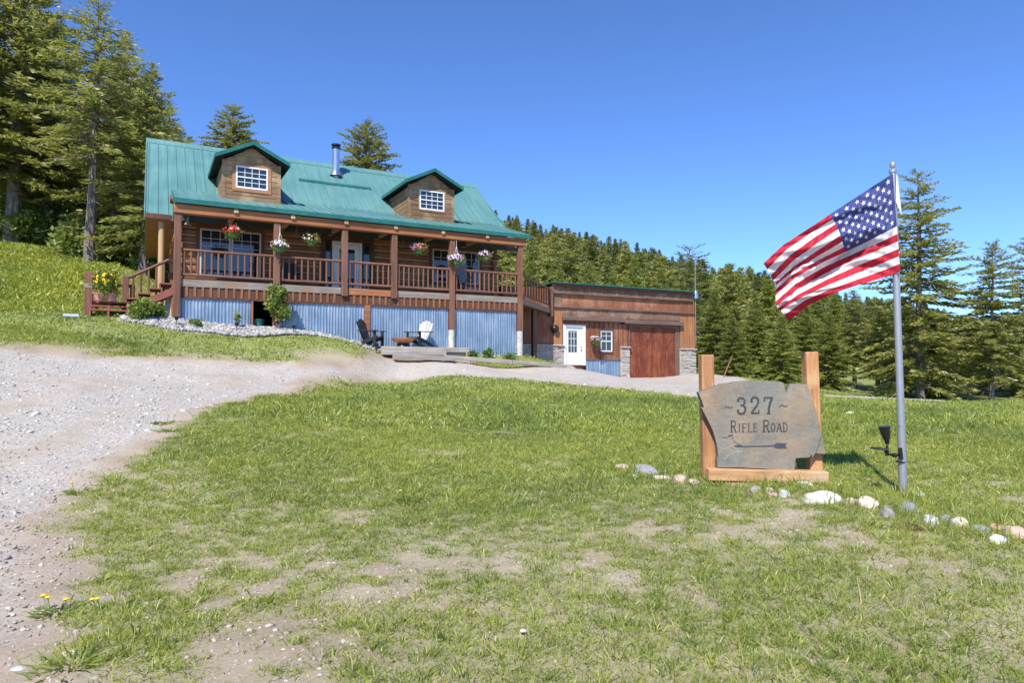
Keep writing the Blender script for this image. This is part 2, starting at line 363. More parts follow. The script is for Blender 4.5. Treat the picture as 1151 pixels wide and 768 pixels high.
# ------------------------------------------------------------------ ground and driveway
DRIVE_PX = [(70,900),(62,800),(52,735),(40,690),(38,640),(60,585),(100,540),(140,510),(180,486),(240,456),(330,433),(420,424),(540,423),(600,428),(700,437),(800,449)]
DR = [on_ground(*p).xy for p in DRIVE_PX[2:]]
DR = [Vector((-1.6, .8)), Vector((-1.75, 1.9))]+DR
DR += [at(838, 440, 26).xy, at(838, 436, 33).xy, loc(26.5, 3.2).xy, loc(18.2, 3.85).xy, loc(16.9, 3.0).xy, loc(14.5, 1.2).xy, loc(13.3, -1.75).xy, loc(8.3, -1.85).xy, loc(6.1, -2.0).xy]
DR += [on_ground(*p).xy for p in [(412,409),(330,409),(250,406.5),(100,401),(0,391)]]+[Vector((-22, 14)), Vector((-26, 5)), Vector((-20, -6)), Vector((-1.6, -6))]
DRP = np.array([tuple(p) for p in DR])
def poly_sd(P, x, y):
    """signed distance, positive inside"""
    d = np.full(x.shape, 1e9); ins = np.zeros(x.shape, bool); n = len(P)
    for i in range(n):
        ax, ay = P[i]; bx, by = P[(i+1) % n]; ex, ey = bx-ax, by-ay
        t = np.clip(((x-ax)*ex+(y-ay)*ey)/(ex*ex+ey*ey), 0, 1)
        d = np.minimum(d, np.hypot(x-ax-t*ex, y-ay-t*ey))
        if ay != by:
            c = ((ay > y) != (by > y)) & (x < ex*(y-ay)/ey+ax); ins ^= c
    return np.where(ins, d, -d)
def loc_tn(x, y): return (x-O.x)*EX.x+(y-O.y)*EX.y, (x-O.x)*EN.x+(y-O.y)*EN.y
def fields(x, y):
    s = poly_sd(DRP, x, y); nz = fbm(x, y, 1.1, 21)-.5; nf = fbm(x, y, 4, 31)-.5
    near = sstep(14, 5, y)
    sg = s+nz*.55+nf*.4
    gravel = sstep(-.05, .42, sg)*(1-.55*(np.exp(-((s-1.15+nz*.5)/.28)**2)+np.exp(-((s-2.75+nz*.5)/.3)**2))*sstep(.35, .6, fbm(x, y, .5, 71)))
    t, n = loc_tn(x, y)
    hs = (t > -.3) & (t < 26) & (n > -.15) & (n < 12)
    bed = ((t > -1.6) & (t < 6.3) & (n > -1.25+.55*np.clip(-t, 0, 2)) & (n < 0)) | ((t >= 6.2) & (t < 9.6) & (n > -2.1) & (n < .2))
    dens = sstep(.0, .35, -sg)
    bare = fbm(x, y, 1.1, 41, 5); fine = fbm(x, y, 4.6, 51, 4)
    thr = .358+.055*near+.012*sstep(6, 3, y)+.05*sstep(1.6, .3, -s)*near
    patch = sstep(thr-.10, thr+.08, .42*bare+.58*fine+.02)
    far = sstep(9, 22, y)
    mid = sstep(4, 10, y)
    dens = dens*np.clip((.27+.15*mid+(.73-.15*mid)*patch)*(1-far)+far*(.8+.2*patch), .17, 1)
    # the worn bank along the upper edge of the driveway
    up = sstep(1.3, .1, -s)*sstep(14.5, 16, y)*(t < 6)
    dens = dens*(1-.85*up*sstep(.46, .60, fbm(x, y, .9, 61)+.04+.10*sstep(-7, -11, x)))
    dens = np.where(hs | bed, 0, dens)
    return gravel, dens, s
def spacing(segs):
    out = [segs[0][0]]
    for a, b, st0, st1 in segs:
        x = a; 
        while x < b-1e-6:
            f = (x-a)/(b-a); x += st0+(st1-st0)*f; out.append(min(x, b))
    return np.array(sorted(set(np.round(out, 4))))
GX = spacing([(-1500, -150, 200, 60), (-150, -30, 25, 1.2), (-30, -9, .8, .12), (-9, 9, .11, .11), (9, 30, .12, .9), (30, 150, 1.2, 25), (150, 1500, 60, 200)])
GY = spacing([(-1500, -50, 200, 30), (-50, -2, 8, .4), (-2, 2, .3, .11), (2, 12, .09, .11), (12, 27, .12, .22), (27, 45, .3, .9), (45, 150, 1.5, 12), (150, 430, 12, 30), (430, 2200, 80, 300)])
gx, gy = np.meshgrid(GX, GY); fx, fy = gx.ravel(), gy.ravel()
gg, gd, gs = fields(fx, fy)
gzz = tps(fx, fy)+bumps(fx, fy)*np.where(np.abs(fx) < 60, 1, 0)-.02*gg
nx, ny = len(GX), len(GY)
idx = np.arange(nx*ny).reshape(ny, nx)
quads = np.stack([idx[:-1, :-1], idx[:-1, 1:], idx[1:, 1:], idx[1:, :-1]], -1).reshape(-1, 4)
isdrive = (gs[quads].mean(1) > 0)
def groundmat():
    t = NT('soil_gravel_ground'); P = t.coord((1, 1, 1)); gr = t.attr('gravel'); ga = t.attr('grass')
    n1 = t.noise(P, 1.3, 6, .6); n2 = t.noise(P, 30, 8, .82); n3 = t.noise(P, 120, 5, .8)
    soil = t.mix(.5, t.ramp(n1, [(.3, (.245, .19, .135)), (.5, (.365, .29, .21)), (.7, (.48, .405, .31))]), t.ramp(n2, [(.34, (.19, .145, .105)), (.5, (.36, .285, .22)), (.68, (.56, .48, .40))]))
    v = t.n('ShaderNodeTexVoronoi'); t.l(P, v.inputs['Vector']); v.inputs['Scale'].default_value = 38
    v2 = t.n('ShaderNodeTexVoronoi'); t.l(P, v2.inputs['Vector']); v2.inputs['Scale'].default_value = 85
    sep = t.n('ShaderNodeSeparateColor'); t.l(v.outputs['Color'], sep.inputs[0])
    stone = t.ramp(sep.outputs[0], [(0, (.28, .255, .225)), (.5, (.46, .42, .375)), (.85, (.58, .54, .49)), (1, (.74, .72, .69))])
    pit = t.ramp(v.outputs['Distance'], [(.25, (1, 1, 1)), (.75, (.5, .47, .44))])
    grav = t.mix(1.0, stone, pit, 'MULTIPLY'); grav = t.mix(t.ramp(n1, [(.35, (.1, .1, .1)), (.7, (.55, .55, .55))]), grav, (.48, .445, .39))
    grav = t.mix(.3, grav, t.ramp(n2, [(.35, (.27, .24, .205)), (.65, (.60, .55, .49))]))
    grs = t.ramp(n2, [(.3, (.10, .14, .03)), (.5, (.18, .225, .045)), (.7, (.26, .285, .07))])
    c = t.mix(gr, soil, grav); c = t.mix(t.math('MULTIPLY', ga, .85), c, grs)
    t.base(c)
    h = t.math('ADD', t.math('MULTIPLY', n2, .6), t.math('ADD', t.math('MULTIPLY', n3, .25), t.math('MULTIPLY', t.math('SUBTRACT', 1, v.outputs['Distance']), t.math('MULTIPLY', gr, .5))))
    t.bump(h, .6, .02); return t.done(.95, 0, .2)
M['ground'] = groundmat()
VV = np.c_[fx, fy, gzz]
for nm, sel in (('ground', ~isdrive), ('driveway', isdrive)):
    q = quads[sel]; used, inv = np.unique(q, return_inverse=True)
    o = np_mesh(nm, VV[used], inv.reshape(-1, 4), 'ground', smooth=True)
    for an, ar in (('gravel', gg), ('grass', gd*(.38+.62*sstep(4, 14, fy)))):
        a = o.data.attributes.new(an, 'FLOAT', 'POINT'); a.data.foreach_set('value', ar[used].astype(np.float32))
    o['kind'] = 'structure'

# ------------------------------------------------------------------ grass
def blades(P, D, L, W, rnd, bend=.45):
    """P base points, D unit lean directions (N,3), L lengths, W widths -> bent 2-segment blades"""
    n = len(P); up = np.array([0, 0, 1.0])
    side = np.cross(D, RNG.normal(size=(n, 3))); side /= np.linalg.norm(side, axis=1)[:, None]+1e-9
    mid = P+D*(L*.55)[:, None]; hz = D.copy(); hz[:, 2] = 0
    tip = P+D*L[:, None]+hz*(L*bend)[:, None]; tip[:, 2] -= L*bend*.35*np.linalg.norm(hz, axis=1)
    w2 = (side*W[:, None])/2
    V = np.stack([P-w2*.8, P+w2*.8, mid+w2, mid-w2, tip+w2*.15, tip-w2*.15], 1).reshape(-1, 3)
    b = np.arange(n)[:, None]*6
    Fq = np.concatenate([b+np.array([0, 1, 2, 3]), b+np.array([3, 2, 4, 5])], 0)
    return V, Fq, np.repeat(rnd, 6)
def sample_wedge(n, y0, y1, margin=1.6):
    y = np.sqrt(RNG.uniform(y0*y0, y1*y1, n)); x = RNG.uniform(-1, 1, n)*(y*.80+margin); return x, y
def tufts(ntuft, y0, y1, per, spread, L, W, lean=.55):
    x, y = sample_wedge(ntuft, y0, y1); g, d, s = fields(x, y)
    keep = RNG.random(len(x)) < d**1.5; x, y, d = x[keep], y[keep], d[keep]; n = len(x)
    k = per; cx = np.repeat(x, k); cy = np.repeat(y, k); cd = np.repeat(d, k)
    ox = RNG.normal(size=n*k)*spread; oy = RNG.normal(size=n*k)*spread
    px, py = cx+ox, cy+oy; pz = tps(px, py)+bumps(px, py)-.012
    tall = np.repeat(RNG.gamma(5, .2, n)*(.55+.9*fbm(x, y, .6, 77)), k)
    Ln = L*tall*RNG.uniform(.55, 1.25, n*k)*(.6+.4*cd)
    dr = np.c_[ox/spread*.35+RNG.normal(size=n*k)*.35, oy/spread*.35+RNG.normal(size=n*k)*.35, np.full(n*k, 1/lean*.62)]
    dr /= np.linalg.norm(dr, axis=1)[:, None]
    tone = np.repeat(.2+.75*(fbm(x, y, .55, 91)-.18)+RNG.normal(size=n)*.2, k)+RNG.normal(size=n*k)*.09
    tone = np.where(RNG.random(n*k) < .03+.05*(1-cd), RNG.uniform(.85, 1, n*k), np.clip(tone, 0, .82))
    return blades(np.c_[px, py, pz], dr, Ln, W*RNG.uniform(.6, 1.3, n*k), tone)
def join(parts):
    Vs, Fs, Rs = [], [], []; o = 0
    for V, Fq, R in parts: Vs.append(V); Fs.append(Fq+o); Rs.append(R); o += len(V)
    return np.concatenate(Vs), np.concatenate(Fs), np.concatenate(Rs)
V_, F_, R_ = join([tufts(30000, 2.2, 6.5, 12, .024, .036, .0044), tufts(20000, 2.2, 6.5, 8, .015, .026, .0080), tufts(56000, 6.5, 11, 10, .034, .046, .0072), tufts(46000, 11, 18, 8, .06, .075, .014), tufts(56000, 18, 36, 7, .11, .065, .024)])
tag(np_mesh('lawn_grass', V_, F_, 'grass', R_), 'short patchy green lawn grass growing over tan soil', 'grass', None, 'stuff')
# taller tangle of meadow plants on the slope left of the house
def meadow():
    n = 24000; x = RNG.uniform(-34, -8, n); y = RNG.uniform(19.5, 37, n); t, nn = loc_tn(x, y)
    sl = y-(20.2+2.2*fbm(x, y, .3, 5)); keep = (sl > 0) & ~((t > -1.9) & (nn > -1) & (nn < 12)) & ~((t > -3.2) & (nn < 1.9)) & (RNG.random(n) < .45+.55*sstep(0, 3, sl))
    x, y = x[keep], y[keep]; n = len(x); k = 8
    px = np.repeat(x, k)+RNG.normal(size=n*k)*.10; py = np.repeat(y, k)+RNG.normal(size=n*k)*.10; pz = tps(px, py)+bumps(px, py)-.02
    dr = np.c_[RNG.normal(size=(n*k, 2))*.5, np.full(n*k, 1.0)]; dr /= np.linalg.norm(dr, axis=1)[:, None]
    tone = np.repeat(fbm(x, y, .5, 15)*1.1-.05+RNG.normal(size=n)*.15, k)+RNG.normal(size=n*k)*.1
    return blades(np.c_[px, py, pz], dr, .20*RNG.uniform(.5, 1.4, n*k)*np.repeat(.6+.8*fbm(x, y, .8, 25), k), .045*RNG.uniform(.6, 1.4, n*k), np.clip(tone, 0, 1))
_m = meadow(); tag(np_mesh('meadow_plants', _m[0], _m[1], 'meadow', _m[2]), 'tall yellow green meadow plants covering the slope left of the house', 'meadow plants', None, 'stuff')

# ------------------------------------------------------------------ loose stones (uncountable)
def ico(sub=1):
    bm = bmesh.new(); bmesh.ops.create_icosphere(bm, subdivisions=sub, radius=1); bm.verts.index_update()
    v = np.array([tuple(q.co) for q in bm.verts]); f = np.array([[q.index for q in p.verts] for p in bm.faces]); bm.free(); return v, f
def pebbles(pos, size, flat=.6, jit=.28, sub=1):
    v, f = ico(sub); n = len(pos); m = len(v)
    a = RNG.uniform(0, 6.28, n); ca, sa = np.cos(a), np.sin(a)
    sc = np.c_[RNG.uniform(.7, 1.35, n), RNG.uniform(.6, 1.1, n), RNG.uniform(.7, 1.2, n)*flat]*size[:, None]
    B = v[None]*(1+RNG.normal(size=(n, m, 1))*jit*.5)*sc[:, None, :]
    X = B[..., 0]*ca[:, None]-B[..., 1]*sa[:, None]; Y = B[..., 0]*sa[:, None]+B[..., 1]*ca[:, None]
    V = np.stack([X, Y, B[..., 2]], -1)+pos[:, None, :]
    Fa = (f[None]+(np.arange(n)*m)[:, None, None]).reshape(-1, 3)
    return V.reshape(-1, 3), Fa, np.repeat(RNG.random(n), m)
def pebblemat(name, stops):
    t = NT(name); c = t.ramp(t.attr('rnd'), stops); f = t.noise(t.coord(), 60, 4); t.base(t.mix(.3, c, t.ramp(f, [(.3, (.2, .19, .18)), (.7, (.5, .48, .45))]))); return t.done(.9, 0, .3)
M['pebble'] = pebblemat('loose_gravel', [(0, (.28, .25, .22)), (.5, (.48, .435, .385)), (.85, (.60, .56, .505)), (1, (.78, .75, .70))])
M['whiterock'] = pebblemat('white_bed_rock', [(0, (.15, .145, .14)), (.5, (.30, .29, .275)), (1, (.50, .485, .46))])
x, y = sample_wedge(80000, 2.2, 25); g, d, s = fields(x, y)
k = RNG.random(len(x)) < np.where(s > -.5, (.35+.50*g)*sstep(27, 7, y)*(1-.8*d), .07*(1-.8*d)*sstep(12, 6, y)); x, y = x[k], y[k]
z_ = tps(x, y)+bumps(x, y)-.02*1
sz = np.clip(RNG.gamma(2.0, .0034, len(x)), .003, .026)*np.clip(y/5, .8, 2.0)
pv = pebbles(np.c_[x, y, z_+.003], sz, .6, .3, 1)
tag(np_mesh('gravel', pv[0], pv[1], 'pebble', pv[2]), 'loose grey gravel stones strewn over the driveway', 'gravel', None, 'stuff')
x, y = sample_wedge(90000, 2.1, 9); g, d, s = fields(x, y); k = RNG.random(len(x)) < (1-d)*(1-.75*g)*sstep(9.5, 4, y)*.9; x, y = x[k], y[k]
pv = pebbles(np.c_[x, y, tps(x, y)+bumps(x, y)-.001], np.clip(RNG.gamma(1.8, .0032, len(x)), .002, .020), .7, .4, 1)
M['crumb'] = pebblemat('dry_soil_crumbs', [(0, (.22, .165, .12)), (.5, (.37, .29, .225)), (.92, (.50, .425, .35)), (1, (.62, .57, .50))])
tag(np_mesh('soil_crumbs', pv[0], pv[1], 'crumb', pv[2]), 'dry soil crumbs and grit on the bare patches of the lawn', 'soil', None, 'stuff')
n = 5200; t_ = RNG.uniform(-1.5, 6.4, n); nn_ = RNG.uniform(-1.35, -.02, n)
k = nn_ > -1.22+.12*np.sin(t_*2.1)+.55*np.clip(-t_, 0, 2); t_, nn_ = t_[k], nn_[k]
x = O.x+EX.x*t_+EN.x*nn_; y = O.y+EX.y*t_+EN.y*nn_
z_ = tps(x, y)+bumps(x, y)+.02+.06*sstep(-1.3, -.6, nn_)*RNG.random(len(x))+.05*np.exp(-((t_-2.6)/1.6)**2)
pv = pebbles(np.c_[x, y, z_], RNG.uniform(.03, .095, len(x)), .75, .3, 1)
tag(np_mesh('white_rock_bed', pv[0], pv[1], 'whiterock', pv[2]), 'bed of broken white rocks along the foot of the porch', 'rock bed', None, 'stuff')

# ------------------------------------------------------------------ the log house
HZ = 2.25
house = tag(empty('log_house', loc(0, 0, -HZ), ROT), 'brown log house with teal metal roof, two dormers and a long railed porch', 'house')
def hp(mb, name, mat, bevel=0, smooth=False, parent=None):
    return mb.build(name, mat, parent or house, smooth, bevel, None if parent else (0, 0, HZ))
W1 = (.78, 2.81, .42, 2.1); DO = (5.08, 6.95, 0, 2.14); W2 = (9.52, 11.66, .72, 2.1)
mb = MB(); z = -.02; hh = .268; i = 0
while z < 3.15:
    z1 = z+hh-.035; cuts = sorted([(a-.12, b+.12) for a, b, c, d in (W1, DO, W2) if c-.1 < (z+z1)/2 < d+.1]); xs = []; x0 = -.18 if i % 2 else -.02
    for a, b in cuts: xs.append((x0, a)); x0 = b
    xs.append((x0, 12.65 if i % 2 else 12.5))
    for a, b in xs: mb.prism([(2.40, z+.03), (2.365, z+.055), (2.355, (z+z1)/2), (2.365, z1-.055), (2.40, z1-.03), (2.40, z1), (2.52, z1), (2.52, z), (2.40, z)], a, b)
    z += hh; i += 1
hp(mb, 'log_wall', 'log')
mb = MB()
for a, b, z0, z1 in ((0, W1[0]-.11, 0, 3.1), (W1[1]+.11, DO[0]-.11, 0, 3.1), (DO[1]+.11, W2[0]-.11, 0, 3.1), (W2[1]+.11, 12.45, 0, 3.1)): mb.box(a, b, 2.41, 2.5, z0, z1)
for a, b, c, d in (W1, DO, W2): mb.box(a-.11, b+.11, 2.411, 2.5, d+.11, 3.1)
for a, b, c, d in (W1, W2): mb.box(a-.11, b+.11, 2.411, 2.5, 0, c-.1)
hp(mb, 'chinking', 'chink')
def roof_z(n): return 2.36+.835*(n-1.8)
for x0, x1, nm in ((.03, .28, 'gable_wall'), (12.22, 12.47, 'gable_wall')):
    mb = MB(); mb.prism([(2.53, -2.9), (10.3, -2.9), (10.3, 2.75), (6.4, roof_z(6.4)-.2), (2.53, roof_z(2.53)-.2)], x0, x1); hp(mb, nm, 'log')
mb = MB()
for zz in range(10):                                   # alternating side-wall log ends
    z = .12+zz*.268
    for xx in (.0, 12.25): mb = MB(); mb.box(xx+.02, xx+.23, 2.16 if zz % 2 else 2.25, 2.353, z-.134, z+.07); hp(mb, 'log_end', 'log', .02)
mb = MB(); mb.box(.3, 12.2, 10.1, 10.3, -2.9, 2.7); hp(mb, 'back_wall', 'log')
mb = MB(); mb.box(.1, 12.3, 2.45, 2.6, -3.0, -.12); hp(mb, 'basement_light_block', 'interior')  # near-black back wall added to block light under the deck
def seams(mb, x0, x1, prof, step=.31, h=.035, wdt=.03):
    x = x0+.04
    while x < x1-.02:
        for (a, za), (b, zb) in zip(prof[:-1], prof[1:]): mb.prism([(a, za-.004), (b, zb-.004), (b, zb+h), (a, za+h)], x, x+wdt)
        x += step
mb = MB(); e = .13
mb.prism([(1.8, 2.36), (6.4, 6.20), (11.0, 2.36), (11.0, 2.36-e), (6.4, 6.20-e), (1.8, 2.36-e)], -.92, 13.3)
seams(mb, -.92, 13.3, [(1.8, 2.36), (6.4, 6.20)]); hp(mb, 'roof', 'roof')
mb = MB(); mb.prism([(6.15, 6.0), (6.4, 6.22), (6.65, 6.0), (6.65, 6.035), (6.4, 6.265), (6.15, 6.035)], -.94, 13.32); hp(mb, 'ridge_cap', 'roof')
for x0, x1 in ((-.955, -.922), (13.302, 13.335)): mb = MB(); mb.prism([(1.78, 2.40), (6.4, 6.25), (11.02, 2.40), (11.02, 2.2), (6.4, 6.05), (1.78, 2.2)], x0, x1); hp(mb, 'rake_trim', 'roof')
mb = MB(); mb.box(-.93, -.15, 1.775, 1.80, 2.20, 2.355); hp(mb, 'fascia_board', 'darktrim'); mb = MB(); mb.box(12.75, 13.3, 1.775, 1.80, 2.20, 2.355); hp(mb, 'fascia_board', 'darktrim')
mb = MB(); mb.box(-.9, 0, 1.85, 10.9, 2.14, 2.18); hp(mb, 'soffit', 'beam')
mb = MB(); mb.prism([(-.24, 2.50), (3.42, 3.655), (3.42, 3.60), (-.24, 2.44)], -.10, 12.72); seams(mb, -.10, 12.72, [(-.24, 2.5), (3.3, 3.62)]); hp(mb, 'porch_roof', 'roof')
mb = MB(); mb.box(-.12, 12.74, -.275, -.243, 2.365, 2.515); mb.prism([(-.24, 2.36), (2.6, 3.27), (2.6, 3.42), (-.24, 2.52)], 12.722, 12.75); mb.prism([(-.24, 2.36), (2.6, 3.27), (2.6, 3.42), (-.24, 2.52)], -.136, -.104); hp(mb, 'eave_trim', 'greentrim')
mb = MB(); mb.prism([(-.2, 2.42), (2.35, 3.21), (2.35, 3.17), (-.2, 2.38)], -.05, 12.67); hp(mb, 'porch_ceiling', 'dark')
mb = MB(); mb.box(-.13, 12.55, -.17, .10, 2.06, 2.355); hp(mb, 'porch_beam', 'beam', .02)
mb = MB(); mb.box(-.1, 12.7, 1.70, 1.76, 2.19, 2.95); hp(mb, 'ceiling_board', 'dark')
for px, py in ((265.8, 233.6), (329.8, 240), (389.8, 246.3), (445.6, 252.6), (498.8, 257.8), (548.6, 263.3)):
    t, z = fac(px, py, -.25); mb = MB(); mb.box(t-.07, t+.07, -.235, 2.2, 2.22, 2.345); hp(mb, 'purlin_end', 'endblock', .012)
POSTS = [(0, -1.42, 0), (2.98, -1.75, 0), (5.26, -.30, 0), (7.07, -.30, 0), (9.36, -1.38, -2.35), (12.33, -1.36, -2.6)]
for t, zb, pier in POSTS:
    mb = MB(); mb.box(t-.105, t+.105, -.125, .085, zb, 2.06); o = hp(mb, 'porch_post', 'stain', .018)
    if pier:
        mb = MB(); mb.lathe([(.0, zb), (.125, zb), (.13, pier)], t, -.02, 16); hp(mb, 'concrete_pier', 'concrete', 0, True, o)
    elif zb == -1.42:
        mb = MB(); mb.box(t-.13, t+.13, -.15, .11, -2.0, zb); hp(mb, 'concrete_pier', 'concrete', .01, parent=o)
mb = MB(); mb.box(6.0, 6.2, -.05, .1, -1.95, -.58); hp(mb, 'lower_post', 'beam', .015)
mb = MB(); mb.tube([(-.42, 2.05, -1.2), (-.42, 2.05, 2.16)], .10, 10); hp(mb, 'corner_log', 'yellowwood', 0, True)
mb = MB(); x = .05
DK = [(0.0, 0.02), (12.33, .02), (16.2, 3.92), (16.25, 5.1), (12.5, 5.1), (12.5, 2.36), (.0, 2.36)]
mb.prism(DK, -.045, 0.0, 'z'); hp(mb, 'deck_floor', 'deckrim')
mb = MB(); mb.box(.105, 5.15, -.045, .018, -.235, -.004); mb.box(7.18, 12.22, -.045, .018, -.235, -.004)
mb.bar((12.36, .0, -.12), (16.15, 3.82, -.12), .05, .23); hp(mb, 'rim_board', 'deckrim', .008)
mb = MB(); mb.box(5.37, 6.96, -.05, .018, -.24, -.004); hp(mb, 'patched_rim_board', 'beam', .01)
mb = MB(); mb.box(.1, 12.22, -.012, .03, -.565, -.237); mb.box(.1, 12.22, -.03, .0, -.60, -.545); x = .28
while x < 12.2:
    if all(abs(x-p[0]) > .14 for p in POSTS): mb.box(x-.035, x+.035, -.038, -.005, -.547, -.237, 1)
    x += .232
hp(mb, 'skirting', ['skirt', 'batten'])
def corrug(x0, x1, z0a, z0b, ztop, y=.0):
    n_ = int((x1-x0)/.0168); V = []; Fc = []
    for i in range(n_+1):
        x = x0+(x1-x0)*i/n_; yy = y+.011*math.sin(x*2*math.pi/.0762*.75); zb = z0a+(z0b-z0a)*i/n_; V += [(x, yy, zb), (x, yy, ztop)]
    for i in range(n_): Fc.append((2*i, 2*i+2, 2*i+3, 2*i+1))
    return np.array(V), np.array(Fc)
def corr_panel(parent, x0, x1, a, b, top, y, dz):
    o = np_mesh('corrugated_panel', *corrug(x0, x1, a, b, top, y), 'corr', None, parent, True); o.location.z = dz; return o
for x0, x1, a, b in ((.1, 2.18, -1.75, -2.05), (3.09, 5.99, -2.15, -2.3), (6.21, 9.23, -2.25, -2.45), (9.5, 12.2, -2.4, -2.7)): corr_panel(house, x0, x1, a, b, -.60, .02, HZ)
mb = MB(); mb.box(2.2, 2.26, -.02, .06, -2.0, -.6); hp(mb, 'opening_jamb', 'batten')
BAL = None
def railing(p, q, wm='stainx', bm='stain', step=.19, name='railing'):
    global BAL
    p = Vector(p); q = Vector(q); d = (q-p); L = d.length; d.normalize()
    mb = MB(); mb.tube([p+Vector((0, 0, .93)), (p+q)/2+Vector((0, 0, .925)), q+Vector((0, 0, .93))], .045, 8); mb.tube([p+Vector((0, 0, .14)), q+Vector((0, 0, .14))], .042, 8)
    o = hp(mb, name, wm, 0, True); k = int(L/step)
    for i in range(k):
        c = p+d*(L*(i+.5)/k)
        if bm not in BALS:
            m2 = MB(); m2.tube([(0, 0, .15), (0, 0, .5), (0, 0, .9)], [.032, .035, .031], 8); BALS[bm] = m2.build('baluster', bm, o, True); BALS[bm].location = c
        else:
            b = BALS[bm].copy(); C.objects.link(b); b.parent = o; b.location = c; b.rotation_euler.z = random.uniform(0, 6)
BALS = {}
pt = [p[0] for p in POSTS]
for a, b in zip(pt[:-1], pt[1:]): railing((a+.1, -.02, 0), (b-.1, -.02, 0))
railing((12.42, .06, 0), (16.1, 3.78, 0), step=.46)
railing((12.6, 5.0, 0), (16.2, 5.0, 0), 'yellowwood', 'yellowwood', .2)  # sunlight on this far railing is put into its yellow wood colour
mb = MB(); mb.box(16.08, 16.28, 3.72, 3.9, -.4, 1.0); hp(mb, 'rail_post', 'stain', .015)
mb = MB(); mb.box(14.2, 14.4, 2.1, 2.3, -2.9, -.25); hp(mb, 'deck_support', 'stain', .015)
# windows and door of the porch wall
def sash(mb, x0, x1, z0, z1, y, fw=.05, cols=0, rows=0, gz0=None, gz1=None, d=.04):
    mb.box(x0, x1, y, y+d, z0, z0+fw); mb.box(x0, x1, y, y+d, z1-fw, z1); mb.box(x0, x0+fw, y, y+d, z0+fw, z1-fw); mb.box(x1-fw, x1, y, y+d, z0+fw, z1-fw)
    a = z0+fw if gz0 is None else gz0; b = z1-fw if gz1 is None else gz1
    for i in range(1, cols): x = x0+fw+(x1-x0-2*fw)*i/cols; mb.box(x-.009, x+.009, y+.012, y+d-.008, a, b)
    for i in range(rows): z = a+(b-a)*i/rows; mb.box(x0+fw, x1-fw, y+.010, y+d-.006, z-.009, z+.009)
for (a, b, c, d), nmc in ((W1, 'cream'), (W2, 'cream')):
    mb = MB(); m = (a+b)/2
    sash(mb, a, m-.012, c, d, 2.33, .055, 3, 2, d-.62, d-.055); sash(mb, m+.012, b, c, d, 2.33, .055, 3, 2, d-.62, d-.055)
    o = hp(mb, 'window', nmc); g = MB(); g.box(a+.05, b-.05, 2.352, 2.36, c+.05, d-.05); hp(g, 'window_glass', 'glassdark', parent=o)
    t_ = MB(); t_.box(a-.12, a-.002, 2.325, 2.42, c-.1, d+.12); t_.box(b+.002, b+.12, 2.325, 2.42, c-.1, d+.12); t_.box(a, b, 2.32, 2.42, d+.002, d+.13); t_.box(a, b, 2.31, 2.42, c-.11, c-.002); hp(t_, 'window_trim', 'darktrim', parent=o)
mb = MB(); mb.box(5.40, 5.50, 2.33, 2.42, 0, 2.06); mb.box(6.46, 6.56, 2.33, 2.42, 0, 2.06); mb.box(5.50, 6.46, 2.33, 2.42, 1.97, 2.06)
dr_ = hp(mb, 'front_door', 'white'); g = MB(); sash(g, 5.51, 6.45, .02, 1.96, 2.37, .17, 0, 0, d=.04); hp(g, 'door_leaf', 'white', parent=dr_)
g = MB(); g.box(5.65, 6.31, 2.39, 2.40, .17, 1.81); hp(g, 'door_glass', 'glassdark', parent=dr_); g = MB(); g.lathe([(0, .02), (.03, .02), (.035, .0)], 0, 0, 10); k_ = hp(g, 'door_knob', 'steel', 0, True, dr_); k_.rotation_euler = (math.pi/2, 0, 0); k_.location = (6.38, 2.36, 1.0)
for x0, x1 in ((5.12, 5.37), (6.6, 6.9)):
    mb = MB(); sash(mb, x0, x1, .05, 2.02, 2.35, .035); o = hp(mb, 'sidelight', 'darktrim'); g = MB(); g.box(x0+.03, x1-.03, 2.365, 2.372, .08, 2.0); hp(g, 'sidelight_glass', 'glassdark', parent=o)
mb = MB(); mb.box(4.97, 5.115, 2.33, 2.42, 0, 2.06); mb.box(6.91, 7.05, 2.33, 2.42, 0, 2.06); mb.box(4.97, 7.05, 2.325, 2.42, 2.065, 2.26); hp(mb, 'door_surround', 'darktrim')
mb = MB(); mb.lathe([(.0, .0), (.03, .0), (.035, -.09), (.06, -.13), (.115, -.21), (.12, -.235), (.09, -.225)], 0, 0, 14); mb.tube([(0, 0, 0), (0, 0, .34)], .008, 5); lamp0 = None
for px, py in ((211.5, 249), (333.3, 262), (453, 274.5)):
    t, z = fac(px, py, 1.6)
    if lamp0 is None: lamp0 = mb.build('porch_lamp', 'lampshade', house, True); l_ = lamp0
    else: l_ = lamp0.copy(); C.objects.link(l_); l_.parent = house
    l_.location = (t, 1.6, z+.12+HZ)
